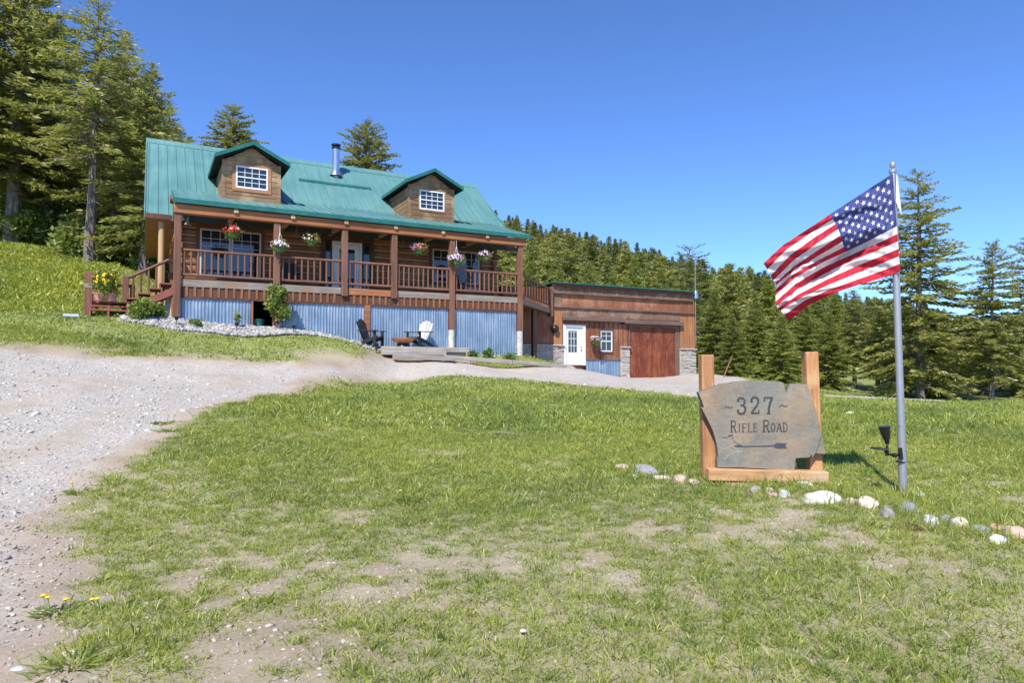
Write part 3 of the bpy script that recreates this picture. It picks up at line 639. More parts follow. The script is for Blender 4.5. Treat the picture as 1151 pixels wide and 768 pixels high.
# dormers
def dormer(cx, trim):
    D_ = None; mb = MB(); z = 3.05; i = 0
    def hw(z): return .95 if z < 4.42 else max(0, .95*(5.0-z)/(5.0-4.42))
    while z < 4.95:
        z1 = min(z+.2, 4.97); a, b = hw(z+.004), hw(z1)
        for s0, s1 in ([(-1, 1)] if not (3.44 < z+.1 < 4.3) else [(-1, -.6), (.6, 1)]):
            l0 = -a if s0 == -1 else s0; r0 = a if s1 == 1 else s1; l1 = -b if s0 == -1 else s0; r1 = b if s1 == 1 else s1
            if s0 == -1 and l0 >= r0: continue
            v = [(l0, z), (r0, z), (r1, z1-.028), (l1, z1-.028)]
            mb.prism(v, 1.565, 1.64, 'y')
        z += .2
    D_ = mb.build('dormer', 'dormer', house); D_.location = (cx, 0, HZ)
    mb = MB(); mb.prism([(-.93, 3.0), (.93, 3.0), (.93, 4.42), (0, 4.98), (-.93, 4.42)], 1.6, 1.68, 'y'); hp(mb, 'dormer_chinking', 'chink', parent=D_)
    mb = MB()
    for sx in (-1, 1):
        z = 3.0
        while z < 4.38: mb.prism([(1.7, z), (4.3, z), (4.3, z+.182), (1.7, z+.182)], sx*.95, sx*.90); z += .2
        mb.box(min(sx*.975, sx*.86), max(sx*.975, sx*.86), 1.552, 1.70, 3.0, 4.46)
    hp(mb, 'dormer_cheek', 'dormer', parent=D_)
    mb = MB(); q = .075; ez = 4.50; az = 5.10
    mb.prism([(-1.22, ez), (0, az), (1.22, ez), (1.22, ez-q), (0, az-q), (-1.22, ez-q)], 1.26, 5.4, 'y')
    y = 1.4
    while y < 5.2:
        for sx in (-1, 1): mb.prism([(sx*1.2, ez+.012), (0, az), (0, az+.028), (sx*1.2, ez+.04)], y, y+.025, 'y')
        y += .31
    hp(mb, 'dormer_roof', 'roof', parent=D_)
    mb = MB(); mb.prism([(-1.25, ez+.02), (0, az+.035), (1.25, ez+.02), (1.25, ez-.115), (0, az-.10), (-1.25, ez-.115)], 1.225, 1.258, 'y')
    for sx in (-1, 1): mb.box(min(sx*1.222, sx*1.25), max(sx*1.222, sx*1.25), 1.26, 4.2, ez-.115, ez+.012)
    hp(mb, 'dormer_trim', 'greentrim', parent=D_)
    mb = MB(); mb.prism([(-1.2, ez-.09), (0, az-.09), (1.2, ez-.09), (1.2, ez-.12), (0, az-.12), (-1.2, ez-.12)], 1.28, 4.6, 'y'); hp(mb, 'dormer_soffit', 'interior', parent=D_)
    mb = MB(); sash(mb, -.53, .53, 3.5, 4.28, 1.535, .05, 4, 4, d=.05); mb.box(-.48, .48, 1.53, 1.58, 3.87, 3.91); hp(mb, 'dormer_window', 'white', parent=D_)
    mb = MB(); mb.box(-.5, .5, 1.56, 1.566, 3.53, 4.25); hp(mb, 'dormer_glass', 'glassdark', parent=D_)
    mb = MB(); k = .115 if trim else .06; mt = 'trim' if trim else 'dormer'
    mb.box(-.53-k, -.533, 1.545, 1.62, 3.5-k, 4.28+k*.7); mb.box(.533, .53+k, 1.545, 1.62, 3.5-k, 4.28+k*.7); mb.box(-.53, .53, 1.547, 1.62, 4.283, 4.28+k*.7); mb.box(-.53, .53, 1.54, 1.62, 3.5-k, 3.497); hp(mb, 'dormer_window_trim', mt, parent=D_)
dormer(2.37, True); dormer(9.17, False)
# stovepipe, snow guard
t0, _ = fac(377.5, 195, 5.6)
mb = MB(); mb.lathe([(.15, 5.3), (.15, 6.72)], t0, 5.6, 16); sp = hp(mb, 'stovepipe', 'steel', 0, True)
mb = MB(); mb.lathe([(.17, 6.70), (.19, 6.72), (.19, 6.76), (.14, 6.78), (.14, 6.82), (.2, 6.83), (.2, 6.90), (.0, 6.94)], t0, 5.6, 16); hp(mb, 'pipe_cap', 'blackplastic', 0, True, sp)
mb = MB(); mb.lathe([(.30, 5.50), (.24, 5.62), (.17, 5.74)], t0, 5.6, 16); hp(mb, 'pipe_flashing', 'steel', 0, True, sp)
t1, _ = fac(336, 199, 4.85); t2, _ = fac(417, 211, 4.85)
mb = MB(); mb.prism([(4.80, roof_z(4.80)+.02), (4.90, roof_z(4.9)+.02), (4.87, roof_z(4.9)+.07), (4.80, roof_z(4.8)+.09)], t1, t2); hp(mb, 'snow_guard', 'greentrim')

# ------------------------------------------------------------------ porch staircase and landing
st = tag(empty('porch_staircase', loc(-1.2, .75, -1.05), ROT), 'red stained wooden steps with log handrail climbing to the left end of the porch', 'stairs')
mb = MB()
for i in range(4):
    x = 1.05-.3*i; z = 1.05-.17*(i+1)
    m2 = MB(); m2.box(x-.33, x+.02, -.5, .55, z, z+.045); m2.box(x-.02, x+.01, -.48, .53, z+.05, z+.165); m2.build('tread', 'red_stair', st, bevel=.006)
for y in (-.45, .5):
    m2 = MB(); m2.prism([(1.2, .86), (1.2, .62), (-.2, -.12), (-.2, .12)], y, y+.05, 'y'); m2.build('stringer', 'red_stair', st)
mb = MB(); mb.tube([(-.2, .6, 1.12), (1.0, .6, 1.82)], .05, 8); mb.build('handrail', 'stain', st, True)
for i in range(5):
    x = -.02+.22*i; m2 = MB(); m2.tube([(x, .6, .25+.58*x), (x, .6, 1.2+.58*x)], .034, 7); m2.build('baluster', 'stain', st, True)
m2 = MB(); m2.box(-.32, -.14, .5, .68, -.3, 1.2); m2.build('newel_post', 'stain', st, bevel=.012)
m2 = MB(); m2.prism([(.7, -.6), (.95, -.6), (1.1, .62), (.95, .62)], -.15, .1, 'y'); m2.build('stair_pier', 'concrete', st)
ld = tag(empty('wooden_landing', loc(-1.9, .55, -1.15), ROT), 'low red wooden landing with a tall dark corner post at the foot of the stairs', 'landing')
m2 = MB(); m2.box(-.42, .75, -.1, 1.1, .33, .385); m2.build('landing_floor', 'red_stair', ld, bevel=.006)
for i in range(2):
    m2 = MB(); m2.box(-.42, .6, -.32-.26*i, -.08-.26*i, .20-.14*i, .245-.14*i); m2.build('step', 'red_stair', ld, bevel=.006)
m2 = MB()
for x in (-.4, .07, .56): m2.box(x-.025, x+.025, -.56, 0, -.15, .2) if False else m2.prism([(-.6, -.15), (-.6, .05), (-.34, .07), (-.34, .195), (-.08, .2), (-.08, .325), (.0, .325), (.0, -.15)], x-.025, x+.025)
m2.build('riser_support', 'red_stair', ld)
m2 = MB(); m2.box(-.58, -.37, -.2, .01, -.25, 1.27); m2.build('corner_post', 'stain', ld, bevel=.015)
m2 = MB(); m2.box(-.585, -.365, -.205, -.2, .78, .9); m2.build('post_plate', 'greytimber', ld)
m2 = MB(); m2.tube([(-.4, 1.0, 1.02), (.72, 1.0, 1.0)], .055, 8); m2.build('landing_rail', 'stain', ld, True)
for x in (-.36, .66): m2 = MB(); m2.box(x-.07, x+.07, .93, 1.07, -.2, 1.0); m2.build('rail_post', 'stain', ld, bevel=.01)
m2 = MB(); p = loc(-2.75, -.35); m2.tube([(-.18, 0, .05), (.2, 0, .05)], .06, 10); tag(m2.build('drain_pipe', 'white_plastic', None, True, at_=(p.x, p.y, gz(p.x, p.y)+.03), rz=ROT), 'short pale pipe lying in the grass beside the tall landing post', 'pipe')

# ------------------------------------------------------------------ garage
GZ0 = .6
garage = tag(empty('garage', O+EX*15+EN*3.9+Vector((0, 0, GZ0-4.2)), ROT), 'rustic flat roofed garage of weathered boards with stone base and red double door', 'garage')
def gp(mb, name, mat, bevel=0, smooth=False, parent=None): return mb.build(name, mat, parent or garage, smooth, bevel)
mb = MB(); mb.box(-1.2, 10.44, .3, 6.5, -.5, 4.6); gp(mb, 'side_wall', 'barn')
mb = MB(); mb.prism([(-.24, 4.885), (6.6, 4.75), (6.6, 4.66), (-.24, 4.83)], 1.28, 10.3); gp(mb, 'flat_roof', 'greentrim')
mb = MB(); mb.box(1.32, 10.26, -.16, .05, 4.68, 4.825); gp(mb, 'fascia_board', 'darktrim', .01)
def boards(x0, x1, z0, z1, y, wd=.15, jit=.012, d=.03, gap=.006, rag=0):
    mb = MB(); x = x0
    while x < x1-.02:
        w_ = min(wd*random.uniform(.8, 1.2), x1-x)
        if x1-x-w_ < .05: w_ = x1-x
        y_ = y+random.uniform(-jit, 0); mb.box(x, x+w_-gap, y_, y+d, z0-random.uniform(0, rag), z1); x += w_
    return mb
gp(boards(1.33, 10.25, 4.395, 4.678, -.03, .16, .02, .3, .008, .012), 'upper_shingles', 'barngrey')
mb = MB(); mb.box(1.33, 10.3, -.13, .04, 4.335, 4.39); gp(mb, 'upper_ledge', 'ledge', .01)
gp(boards(1.88, 9.42, 3.725, 4.333, .0, .19, .006, .3, .003), 'red_board_band', 'barn')
mb = MB(); mb.box(1.36, 10.42, -.12, .04, 3.655, 3.72); gp(mb, 'middle_ledge', 'ledge', .01)
gp(boards(1.88, 9.42, 3.25, 3.653, -.03, .17, .02, .3, .008, .02), 'lower_shingles', 'barngrey')
mb = MB(); mb.box(1.85, 5.6, -.19, .05, 3.05, 3.235); mb.box(5.602, 9.52, -.20, .05, 2.98, 3.20); gp(mb, 'thick_ledge', 'ledge', .02)
gp(boards(1.40, 1.878, 1.82, 3.653, -.02, .24, .01, .3, .004), 'corner_boards', 'barnorange'); gp(boards(1.40, 1.878, 3.722, 4.333, -.02, .24, .01, .3, .004), 'corner_boards', 'barngrey')
gp(boards(9.424, 10.46, 1.74, 3.653, -.02, .26, .012, .3, .004), 'corner_boards', 'barnorange'); gp(boards(9.424, 10.46, 3.722, 4.333, -.02, .26, .012, .3, .004), 'corner_boards', 'barn')
gp(boards(-1.0, 1.398, 1.86, 3.7, .03, .2, .01, .3, .006), 'shaded_wall_boards', 'barn')
mb = boards(1.882, 1.98, .9, 3.048, .05, .2); mb2 = MB()
for a, b, c, d in ((1.882, 1.96, .9, 3.04), (3.26, 4.10, 1.17, 3.04), (4.97, 5.44, 1.17, 3.04), (4.102, 4.968, 1.17, 1.47), (4.102, 4.968, 2.68, 3.04), (5.442, 5.93, 1.8, 2.97), (1.962, 3.258, 2.87, 3.04)): mb2.box(a, b, .03, .3, c, d)
gp(mb2, 'front_wall', 'barn')
mb = MB(); x = 2.1
while x < 5.9:
    z0 = 2.89 if x < 3.26 else 1.19
    if 4.02 < x < 5.05: z0 = 2.70
    if x > 5.4: z0 = 1.82
    mb.box(x-.025, x+.025, .0, .029, z0, 3.045 if x < 5.55 else 2.97); x += .29
for xx in (4.2, 4.53, 4.85): mb.box(xx-.025, xx+.025, .0, .029, 1.2, 1.45)
gp(mb, 'wall_batten', 'batten_plain')
def stones(x0, x1, z0, z1, y, name, cap=True, hole=None):
    mb = MB(); rn = []; z = z0
    while z < z1-.03:
        h = min(random.uniform(.07, .14), z1-z); h = z1-z if z1-z-h < .05 else h; x = x0
        while x < x1-.01:
            l = min(random.uniform(.16, .48), x1-x); l = x1-x if x1-x-l < .09 else l
            yy = y-random.uniform(0, .05); b = len(mb.v); mb.box(x+.006, x+l-.006, yy, y+.25, z+.006, z+h-.006); rn += [random.random()]*8
            for i in range(b, len(mb.v)):
                q = mb.v[i]; mb.v[i] = (q[0]+random.uniform(-.008, .008), q[1]+random.uniform(-.01, .01), q[2]+random.uniform(-.010, .010))
            x += l
        z += h
    o = gp(mb, name, 'stone', .014); a = o.data.attributes.new('rnd', 'FLOAT', 'POINT')
    if len(a.data) == len(rn): a.data.foreach_set('value', rn)
    mb = MB(); mb.box(x0, x1, y+.04, y+.22, z0, z1); gp(mb, 'mortar', 'concrete', parent=o)
    if cap: mb = MB(); mb.box(x0-.03, x1+.03, y-.09, y+.1, z1+.002, z1+.055); gp(mb, 'stone_cap', 'concrete', .01, parent=o)
    return o
stones(-1.0, 1.96, .3, 1.80, -.02, 'stone_base'); stones(5.44, 5.95, .1, 1.76, -.05, 'stone_column'); stones(9.40, 10.50, .33, 1.70, -.05, 'stone_column')
mb = MB(); mb.box(9.42, 10.68, -.16, .3, -.4, .325); gp(mb, 'concrete_footing', 'concrete', .015)
mb = MB(); mb.box(1.97, 2.10, -.02, .1, .86, 2.86); mb.box(3.11, 3.25, -.02, .1, .86, 2.86); mb.box(2.10, 3.11, -.02, .1, 2.74, 2.86); gd_ = gp(mb, 'entry_door', 'white', .006)
mb = MB(); sash(mb, 2.105, 3.105, .88, 2.73, .04, .16, d=.045); mb.box(2.26, 2.95, .045, .08, 1.0, 1.48); mb.box(2.78, 2.95, .046, .08, 1.48, 2.6)
for i in range(4): zz = 1.48+i*(1.04/3); mb.box(2.25, 2.79, .048, .08, zz-.012, zz+.012)
for i in range(1, 3): xx = 2.265+i*.172; mb.box(xx-.012, xx+.012, .049, .08, 1.49, 2.52)
gp(mb, 'door_leaf', 'white', parent=gd_); mb = MB(); mb.box(2.25, 2.8, .062, .07, 1.47, 2.6); gp(mb, 'door_glass', 'glassdark', parent=gd_)
mb = MB(); mb.tube([(0, 0, 0), (0, -.06, 0)], .03, 10); mb.tube([(0, 0, .16), (0, -.03, .16)], .028, 10); k_ = gp(mb, 'door_knob', 'blackplastic', 0, True, gd_); k_.location = (3.01, .045, 1.62)
mb = MB(); sash(mb, 4.17, 4.90, 1.55, 2.60, .0, .055, 2, 0, d=.05); mb.box(4.22, 4.85, .0, .05, 2.05, 2.10)
for zz in (2.34,): mb.box(4.22, 4.85, .012, .04, zz-.01, zz+.01)
wo = gp(mb, 'garage_window', 'white', .004); mb = MB(); mb.box(4.2, 4.87, .032, .04, 1.6, 2.56); gp(mb, 'window_glass', 'glassdark', parent=wo)
mb = MB(); mb.box(4.105, 4.167, -.015, .06, 1.47, 2.68); mb.box(4.903, 4.965, -.015, .06, 1.47, 2.68); mb.box(4.167, 4.903, -.015, .06, 2.603, 2.68); mb.box(4.167, 4.903, -.02, .06, 1.47, 1.547); gp(mb, 'window_trim', 'darktrim', parent=wo)
corr_panel(garage, 3.30, 5.42, .25, .2, 1.13, .03, 0); mb = MB(); mb.box(3.28, 5.43, -.02, .06, 1.132, 1.185); mb.box(3.28, 5.43, -.02, .06, .2, .33); gp(mb, 'panel_ledge', 'ledge', .008)
for x0, x1 in ((6.02, 7.545), (7.57, 9.10)):
    mb = MB(); x = x0
    while x < x1-.02: w_ = min(.19, x1-x); mb.box(x, x+w_-.004, .05, .10, .14, 2.86); x += w_
    gp(mb, 'garage_door', 'garagedoor', .004)
mb = MB(); mb.box(5.955, 6.015, -.03, .14, .1, 2.97); mb.box(9.105, 9.38, .0, .14, .1, 2.97); mb.box(6.016, 9.104, -.02, .14, 2.865, 2.97); gp(mb, 'garage_door_frame', 'ledge', .01)
mb = MB(); mb.lathe([(0, .17), (.10, .165), (.17, .11), (.2, .03), (.2, 0)], 0, 0, 18); lm = gp(mb, 'wall_lamp', 'blackplastic', 0, True); lm.rotation_euler.x = math.pi/2; lm.location = (1.43, -.06, 2.62)
mb = MB(); mb.tube([(10.50, -.06, 1.9), (10.50, -.06, 6.9)], .018, 8); ms = gp(mb, 'service_mast', 'alu', 0, True)
mb = MB(); mb.lathe([(.05, .42), (.09, .40), (.13, .26), (.15, 0), (.0, -.02)], 10.50, -.08, 14); h_ = gp(mb, 'mast_head', 'steel', 0, True, ms); h_.location.z = 4.52
mb = MB(); mb.tube([(10.5, -.06, 4.6), (12.5, 3.5, 4.62), (15.5, 9, 5.2)], .012, 5); gp(mb, 'service_wire', 'steel', parent=ms)
mb = MB(); mb.prism([(10.44, 3.35), (11.5, 2.52), (11.5, 2.60), (10.44, 3.45)], .6, 4.5, 'y'); l_ = gp(mb, 'side_eave', 'ledge'); mb = MB(); mb.bar((10.46, .72, 2.62), (11.25, .72, 2.64), .08, .1); mb.bar((10.46, .72, 3.2), (11.35, .72, 2.56), .07, .1); gp(mb, 'eave_bracket', 'darktrim', parent=l_)

# ------------------------------------------------------------------ trees
def frames(D):
    up = np.array([0, 0, 1.0]); sd_ = np.cross(D, up); sd_ /= np.linalg.norm(sd_, axis=1)[:, None]+1e-9; return sd_, np.cross(sd_, D)
def sprays(P, D, L, W, rnd):
    """flat ragged needle sprays: one rhombus each, tilted at random about its own axis"""
    n = len(P); sd_, nu = frames(D); a = RNG.normal(size=n)*1.1; s = sd_*np.cos(a)[:, None]+nu*np.sin(a)[:, None]
    m = P+D*(L*RNG.uniform(.35, .6, n))[:, None]; T = P+D*L[:, None]
    V = np.stack([P, m+s*(W/2)[:, None], T, m-s*(W/2)[:, None]], 1).reshape(-1, 3)
    return V, np.arange(4*n).reshape(-1, 4), np.repeat(rnd, 4)
def prof_val(p, q): return np.interp(q, [a for a, b in p], [b for a, b in p])
def conifer(name, H, R, cb, profile, whorl=.42, per=6, fan=5, L=.34, W=.075, seed=1, droop=.25, lift=.3, step=.26, mat='needle', jitter=.25, tr=.02, dead=0, gapz=0, parts=True, lean=0, fill=.25, minlen=.25):
    """a conifer: tapered trunk, whorls of limbs, each limb carrying fans of needle sprays"""
    rs = np.random.default_rng(seed); BP, BD, BL, BW, BR = [], [], [], [], []; tm = MB()
    npt = 9; tp = [(lean*H*(k/(npt-1))**2+rs.normal()*.012*H*.15, rs.normal()*.0018*H, H*k/(npt-1)) for k in range(npt)]; tp[0] = (0, 0, -.4); tp[-1] = (lean*H, 0, H*.985)
    R0 = tr*H; tm.tube(tp, [R0*1.25]+[R0*(1-k/(npt-1))**.85+.012 for k in range(1, npt)], 8)
    def axis(z): q = max(0, min(1, z/H)); return np.array([np.interp(z, [p[2] for p in tp], [p[0] for p in tp]), np.interp(z, [p[2] for p in tp], [p[1] for p in tp]), z])
    z = cb*H; az = rs.uniform(0, 6)
    while z < H*.985:
        q = (z-cb*H)/(H*(1-cb)); rad = R*prof_val(profile, q); k = max(3, int(round(per*(1 if q < .8 else .8))))
        if gapz and rs.random() < gapz: z += whorl*.8; continue
        for i in range(k):
            az += 2.39996+rs.normal()*.25; Lb = max(minlen, rad*(1+rs.normal()*jitter)); pit = lift*(q-.35)+.10*rs.normal()+(.55*max(0, q-.75)*2); zz = z+rs.normal()*whorl*.3
            if zz > H*.98: continue
            h = np.array([math.cos(az), math.sin(az), 0]); p0 = axis(zz); ns = max(2, int(Lb/step)); dz = droop*(1-q)
            pts = []
            for j in range(ns+1):
                u = j/ns; pts.append(p0+h*(Lb*u*math.cos(pit))+np.array([0, 0, Lb*(u*math.sin(pit)-dz*u*u+dz*.45*u**4)]))
            tm.tube([tuple(p) for p in pts[::max(1, ns//3)]], [max(.008, .022*Lb**.6*(1-.8*j/ max(1, len(pts[::max(1, ns//3)])-1))) for j in range(len(pts[::max(1, ns//3)]))], 4, cap=False)
            tone = .45+rs.normal()*.2
            for j in range(ns+1):
                u = j/ns
                if u < fill and rs.random() > .35: continue
                d = (pts[min(j+1, ns)]-pts[max(0, j-1)]); d /= np.linalg.norm(d)+1e-9; sd_ = np.cross(d, [0, 0, 1.0]); sd_ /= np.linalg.norm(sd_)+1e-9
                f = max(2, int(fan*(.7+.6*rs.random())))
                ll = L*(.75+.55*math.sin(math.pi*min(1, .25+.7*u)))*(1-.62*q*q)
                for m in range(f):
                    a = rs.uniform(-1.25, 1.25); v = d*math.cos(a)+sd_*math.sin(a)+np.array([0, 0, rs.normal()*.22-.06]); v /= np.linalg.norm(v)
                    BP.append(pts[j]+rs.normal(size=3)*L*.22*np.array([1, 1, .6])); BD.append(v); BL.append(ll*rs.uniform(.6, 1.25)); BW.append(W*rs.uniform(.7, 1.4)*(1-.45*q*q)); BR.append(tone+rs.normal()*.18)
        z += whorl*(1-.35*q)
    for i in range(dead):
        zz = rs.uniform(.06, cb+.12)*H; a = rs.uniform(0, 6.28); l = rs.uniform(.5, 1.0)*R*.8; p = axis(zz)
        q1 = p+np.array([math.cos(a)*l*.5, math.sin(a)*l*.5, rs.normal()*.08*l]); q2 = p+np.array([math.cos(a+.1)*l, math.sin(a+.1)*l, -.22*l])
        tm.tube([tuple(p), tuple(q1), tuple(q2)], [.022, .014, .006], 4, cap=False)
    global RNG
    V, Fq, Rr = sprays(np.array(BP), np.array(BD), np.array(BL), np.array(BW), np.clip(np.array(BR), 0, 1))
    if parts:
        r = empty(name, (0, 0, -500)); tm.build('trunk', 'bark', r, True, fixn=False); np_mesh('crown', V, Fq, mat, Rr, r)
    else:
        nv = len(tm.v); tf = np.array([f for f in tm.f if len(f) == 4]); tv = np.array(tm.v)
        r = np_mesh(name, np.concatenate([tv, V]), np.concatenate([tf, Fq+nv]), ['bark', mat], np.concatenate([np.zeros(nv), Rr]), mi=np.r_[np.zeros(len(tf)), np.ones(len(Fq))]); r.location.z = -500
    r['h'] = H; return r
FIR = [(0, .80), (.12, 1), (.35, .82), (.6, .55), (.85, .24), (1, .04)]
CONE = [(0, 1), (.2, .92), (.5, .62), (.8, .28), (1, .03)]
TALL = [(0, .35), (.08, .8), (.3, 1), (.55, .75), (.8, .42), (1, .05)]
PINE = [(0, .5), (.2, .95), (.5, 1), (.8, .75), (1, .3)]
PROTO = {}
PROTO['fir'] = conifer('fir_tree', 16, 3.5, .25, FIR, .40, 6, 9, .46, .11, 3, .34, .35, dead=14, mat='needle')
PROTO['fir_b'] = conifer('fir_tree', 16, 2.9, .20, FIR, .40, 6, 9, .44, .11, 8, .30, .45, dead=8, mat='needle')
PROTO['fir_bare'] = conifer('fir_tree', 16, 3.1, .40, TALL, .46, 6, 8, .46, .105, 14, .42, .25, dead=40, tr=.0165, fill=.35)
PROTO['fir_dark'] = conifer('fir_tree', 16, 3.2, .08, FIR, .38, 7, 9, .50, .125, 21, .30, .4, mat='needle_dark')
PROTO['layered'] = conifer('fir_tree', 15, 3.3, .07, [(0, .9), (.3, 1), (.55, .80), (.75, .52), (.92, .26), (1, .05)], .56, 7, 13, .42, .10, 33, .26, .3, dead=10, tr=.017, jitter=.32, mat='needle')
PROTO['layered_b'] = conifer('fir_tree', 12, 2.2, .16, [(0, .8), (.3, 1), (.6, .7), (.85, .45), (1, .06)], .46, 7, 12, .38, .10, 37, .25, .35, dead=14, tr=.015, jitter=.3, mat='needle')
PROTO['young'] = conifer('young_fir_tree', 9, 2.5, .02, CONE, .31, 8, 11, .36, .10, 41, .18, .6, mat='needle_bright', jitter=.2)
PROTO['young_b'] = conifer('young_fir_tree', 9, 2.2, .02, CONE, .31, 8, 11, .36, .10, 45, .12, .7, mat='needle_bright', jitter=.28)
ROUND = [(0, .7), (.25, 1), (.55, .88), (.82, .52), (1, .12)]
PROTO['pine'] = conifer('pine_tree', 13, 2.35, .22, ROUND, .40, 8, 20, .36, .09, 51, .05, .5, tr=.016, jitter=.24, fill=.45, minlen=.6)
PROTO['bushy'] = conifer('pine_tree', 13, 2.7, .18, [(0, .8), (.3, 1), (.6, .9), (.85, .6), (1, .15)], .38, 8, 17, .38, .10, 57, .15, .5, tr=.016, jitter=.24, fill=.3, minlen=.5)
PROTO['sparse'] = conifer('sparse_tree', 12, 1.7, .40, [(0, .6), (.4, 1), (.8, .8), (1, .3)], .5, 5, 9, .34, .11, 61, .1, .5, tr=.008, jitter=.4, mat='needle_bright', fill=.4)
FAR = [conifer('hill_conifer', 14, 2.3+.32*(i % 6), .04, [(0, .8), (.2, 1), (.45, .82), (.7, .52), (.87, .25), (1, .03)], .66, 7, 8, .85, .32, 70+i, .25, .45, step=.48, jitter=.34, mat=('needle_dark' if i < 3 else 'needle' if i < 6 else 'needle_bright'), parts=False, tr=.013) for i in range(8)]
USED = set()
def place(proto, px, pytop, D, label, rw=1.0, group=None, cat='tree', rz=None, name=None):
    src = PROTO[proto] if isinstance(proto, str) else proto
    p = at(px, 300, D); g = gz(p.x, D); top = at(px, pytop, D).z; h = max(2, top-g); s = h/src['h']
    key = src.name; o = src if key not in USED else dup(src); USED.add(key)
    o.location = (p.x, D, g-.1); o.rotation_euler = (random.gauss(0, .015), random.gauss(0, .015), random.uniform(0, 6.28) if rz is None else rz); k = s**.6*rw; o.scale = (k, k, s)
    if name: o.name = name
    if 'label' in o: del o['label']
    return tag(o, label, cat, group)
# left woods beside the house
G1 = 'tall firs of the woods left of the house'
place('fir_b', 13, -95, 34, 'tall fir at the far left edge with a dark bare lower trunk', 1.1, G1)
place('fir_bare', 101, -8, 31.5, 'tallest fir with long pale bare trunk rising behind the landing post', 1.0, G1, rz=.4)
place('fir', 52, 12, 36, 'fir with slim dark trunk second from the left edge of the woods', .95, G1)
place('fir', 126, 55, 35, 'fir with a pale leaning trunk just right of the tallest bare trunk', .85, G1, rz=2)
place('fir_b', 160, 62, 32.5, 'fir with pale trunk nearest the left end of the teal roof', .95, G1, rz=4)
place('fir_b', 186, 108, 38, 'darker fir whose crown slopes down behind the teal roof edge', .95, G1)
place('fir_b', 30, -20, 41, 'dark fir behind, between the two leftmost trunks', 1.0, G1)
place('fir_b', 138, 30, 42, 'fir behind with its tip showing right of the tallest trunk', .95, G1)
place('fir_dark', 168, 85, 43, 'dark fir deep in the woods left of the roof corner', .95, G1)
place('fir', -45, -90, 33, 'fir standing just past the left edge of the view', 1.0, G1)
place('fir_dark', 210, 150, 47, 'dark fir tip showing just above the left part of the teal roof', .8, G1)
# trees above the ridge
place('pine', 258, 116, 46, 'rounded pine rising over the roof ridge behind the left dormer', 1.05)
place('bushy', 413, 136, 50, 'broad bushy pine rising over the roof ridge right of the stovepipe', .92, rz=1.5)
# right side: hill forest
rs = random.Random(5); GH = 'conifers covering the far hillside'; cnt = 0; pts = []
def ridge(px): return np.interp(px, [545, 565, 640, 700, 760, 800, 850, 900, 960, 1040], [235, 243, 262, 273, 291, 296, 305, 318, 335, 350])
for tryi in range(6000):
    D = 78+215*rs.random()**.85; px = rs.uniform(520, 1060)
    x_ = at(px, 300, D).x
    if any(abs(x_-a) < 4.0 and abs(D-b) < 7.0 for a, b in pts): continue
    g = gz(x_, D); h = rs.uniform(9, 16.5); ytop = HORP = 410-(g+h-EYE)/D*F
    if ytop < ridge(px)-7: h = EYE+(410-ridge(px)-rs.uniform(-7, 8))/F*D-g
    if h < 6: continue
    pts.append((x_, D)); f = FAR[rs.randrange(8 if D < 125 else 6 if D < 180 else 4)]; o = f if f.name not in USED else f.copy()
    if f.name in USED: C.objects.link(o)
    USED.add(f.name)
    o.location = (x_, D, g-.2); o.scale = (h/14*rs.uniform(.8, 1.15),)*2+(h/14,); o.rotation_euler = (rs.gauss(0, .03), rs.gauss(0, .03), rs.uniform(0, 6.28))
    tag(o, 'dark conifer among the forest covering the hillside beyond the garage', 'tree', GH); cnt += 1
    if cnt >= 285: break
for i in range(int(0)): pass
# the skyline: a row of trees just under the ridge line of the photo
G2 = 'young firs behind the garage and sign'
for px, py, D, pr, lab, rw in [
 (628, 300, 66, 'young_b', 'yellow green fir left of the garage roof beyond the deck', .9), (690, 303, 70, 'young', 'yellow green fir farther back above the garage roof, left of the middle', .95), (728, 308, 64, 'young_b', 'yellow green fir farther back above the garage roof, right of the middle', .9), (768, 312, 60, 'young', 'yellow green fir at the foot of the thin pale tree', .9),
 (660, 292, 50, 'young', 'yellow green fir peeking over the left part of the garage roof', .9), (712, 285, 52, 'young_b', 'yellow green fir peeking over the middle of the garage roof', .9),
 (745, 300, 48, 'young', 'short yellow green fir peeking over the garage roof left of the mast', .8), (803, 322, 43, 'young_b', 'bushy green fir directly right of the garage mast', .9),
 (822, 352, 39, 'young', 'bushy fir behind the left timber of the road sign', .85), (848, 332, 43, 'young', 'yellow green fir above the left half of the road sign', .85),
 (876, 352, 40, 'young_b', 'bushy fir above the numbers of the road sign', .95), (902, 336, 44, 'young', 'yellow green fir rising above the right timber of the road sign', .9),
 (930, 350, 41, 'young_b', 'yellow green fir just right of the right sign timber', .9), (958, 322, 45, 'fir', 'olive fir below the middle of the flag', .8),
 (984, 333, 42, 'fir_b', 'olive fir behind the flagpole, left side', .85), (1062, 345, 44, 'fir_b', 'short olive fir right of the tall layered fir', .8),
 (1086, 350, 42, 'fir', 'short olive fir left of the slender fir', .7), (1136, 352, 42, 'fir_b', 'short olive fir between the slender fir and the right edge', .8), (1010, 345, 47, 'fir_dark', 'dark fir behind the lower part of the flagpole', .8),
 (1048, 360, 40, 'young_b', 'low olive fir at the foot of the tall layered fir', .8), (1165, 345, 44, 'fir', 'fir crossing the right edge of the view', .8), (1110, 365, 46, 'fir_dark', 'dark fir behind the slender fir', .8), (790, 345, 50, 'young', 'green fir behind the right end of the garage', .9)]:
    place(pr, px, py, D, lab, rw, G2)
place('layered', 1031, 186, 38, 'tall layered fir rising behind the flag and its pole', .95, rz=1.0)
place('layered_b', 1111, 268, 36, 'slender fir with open crown, second tallest right of the flagpole', .9)
place('layered', 1158, 262, 40, 'open crowned fir cut by the right edge of the view', .8, rz=3)
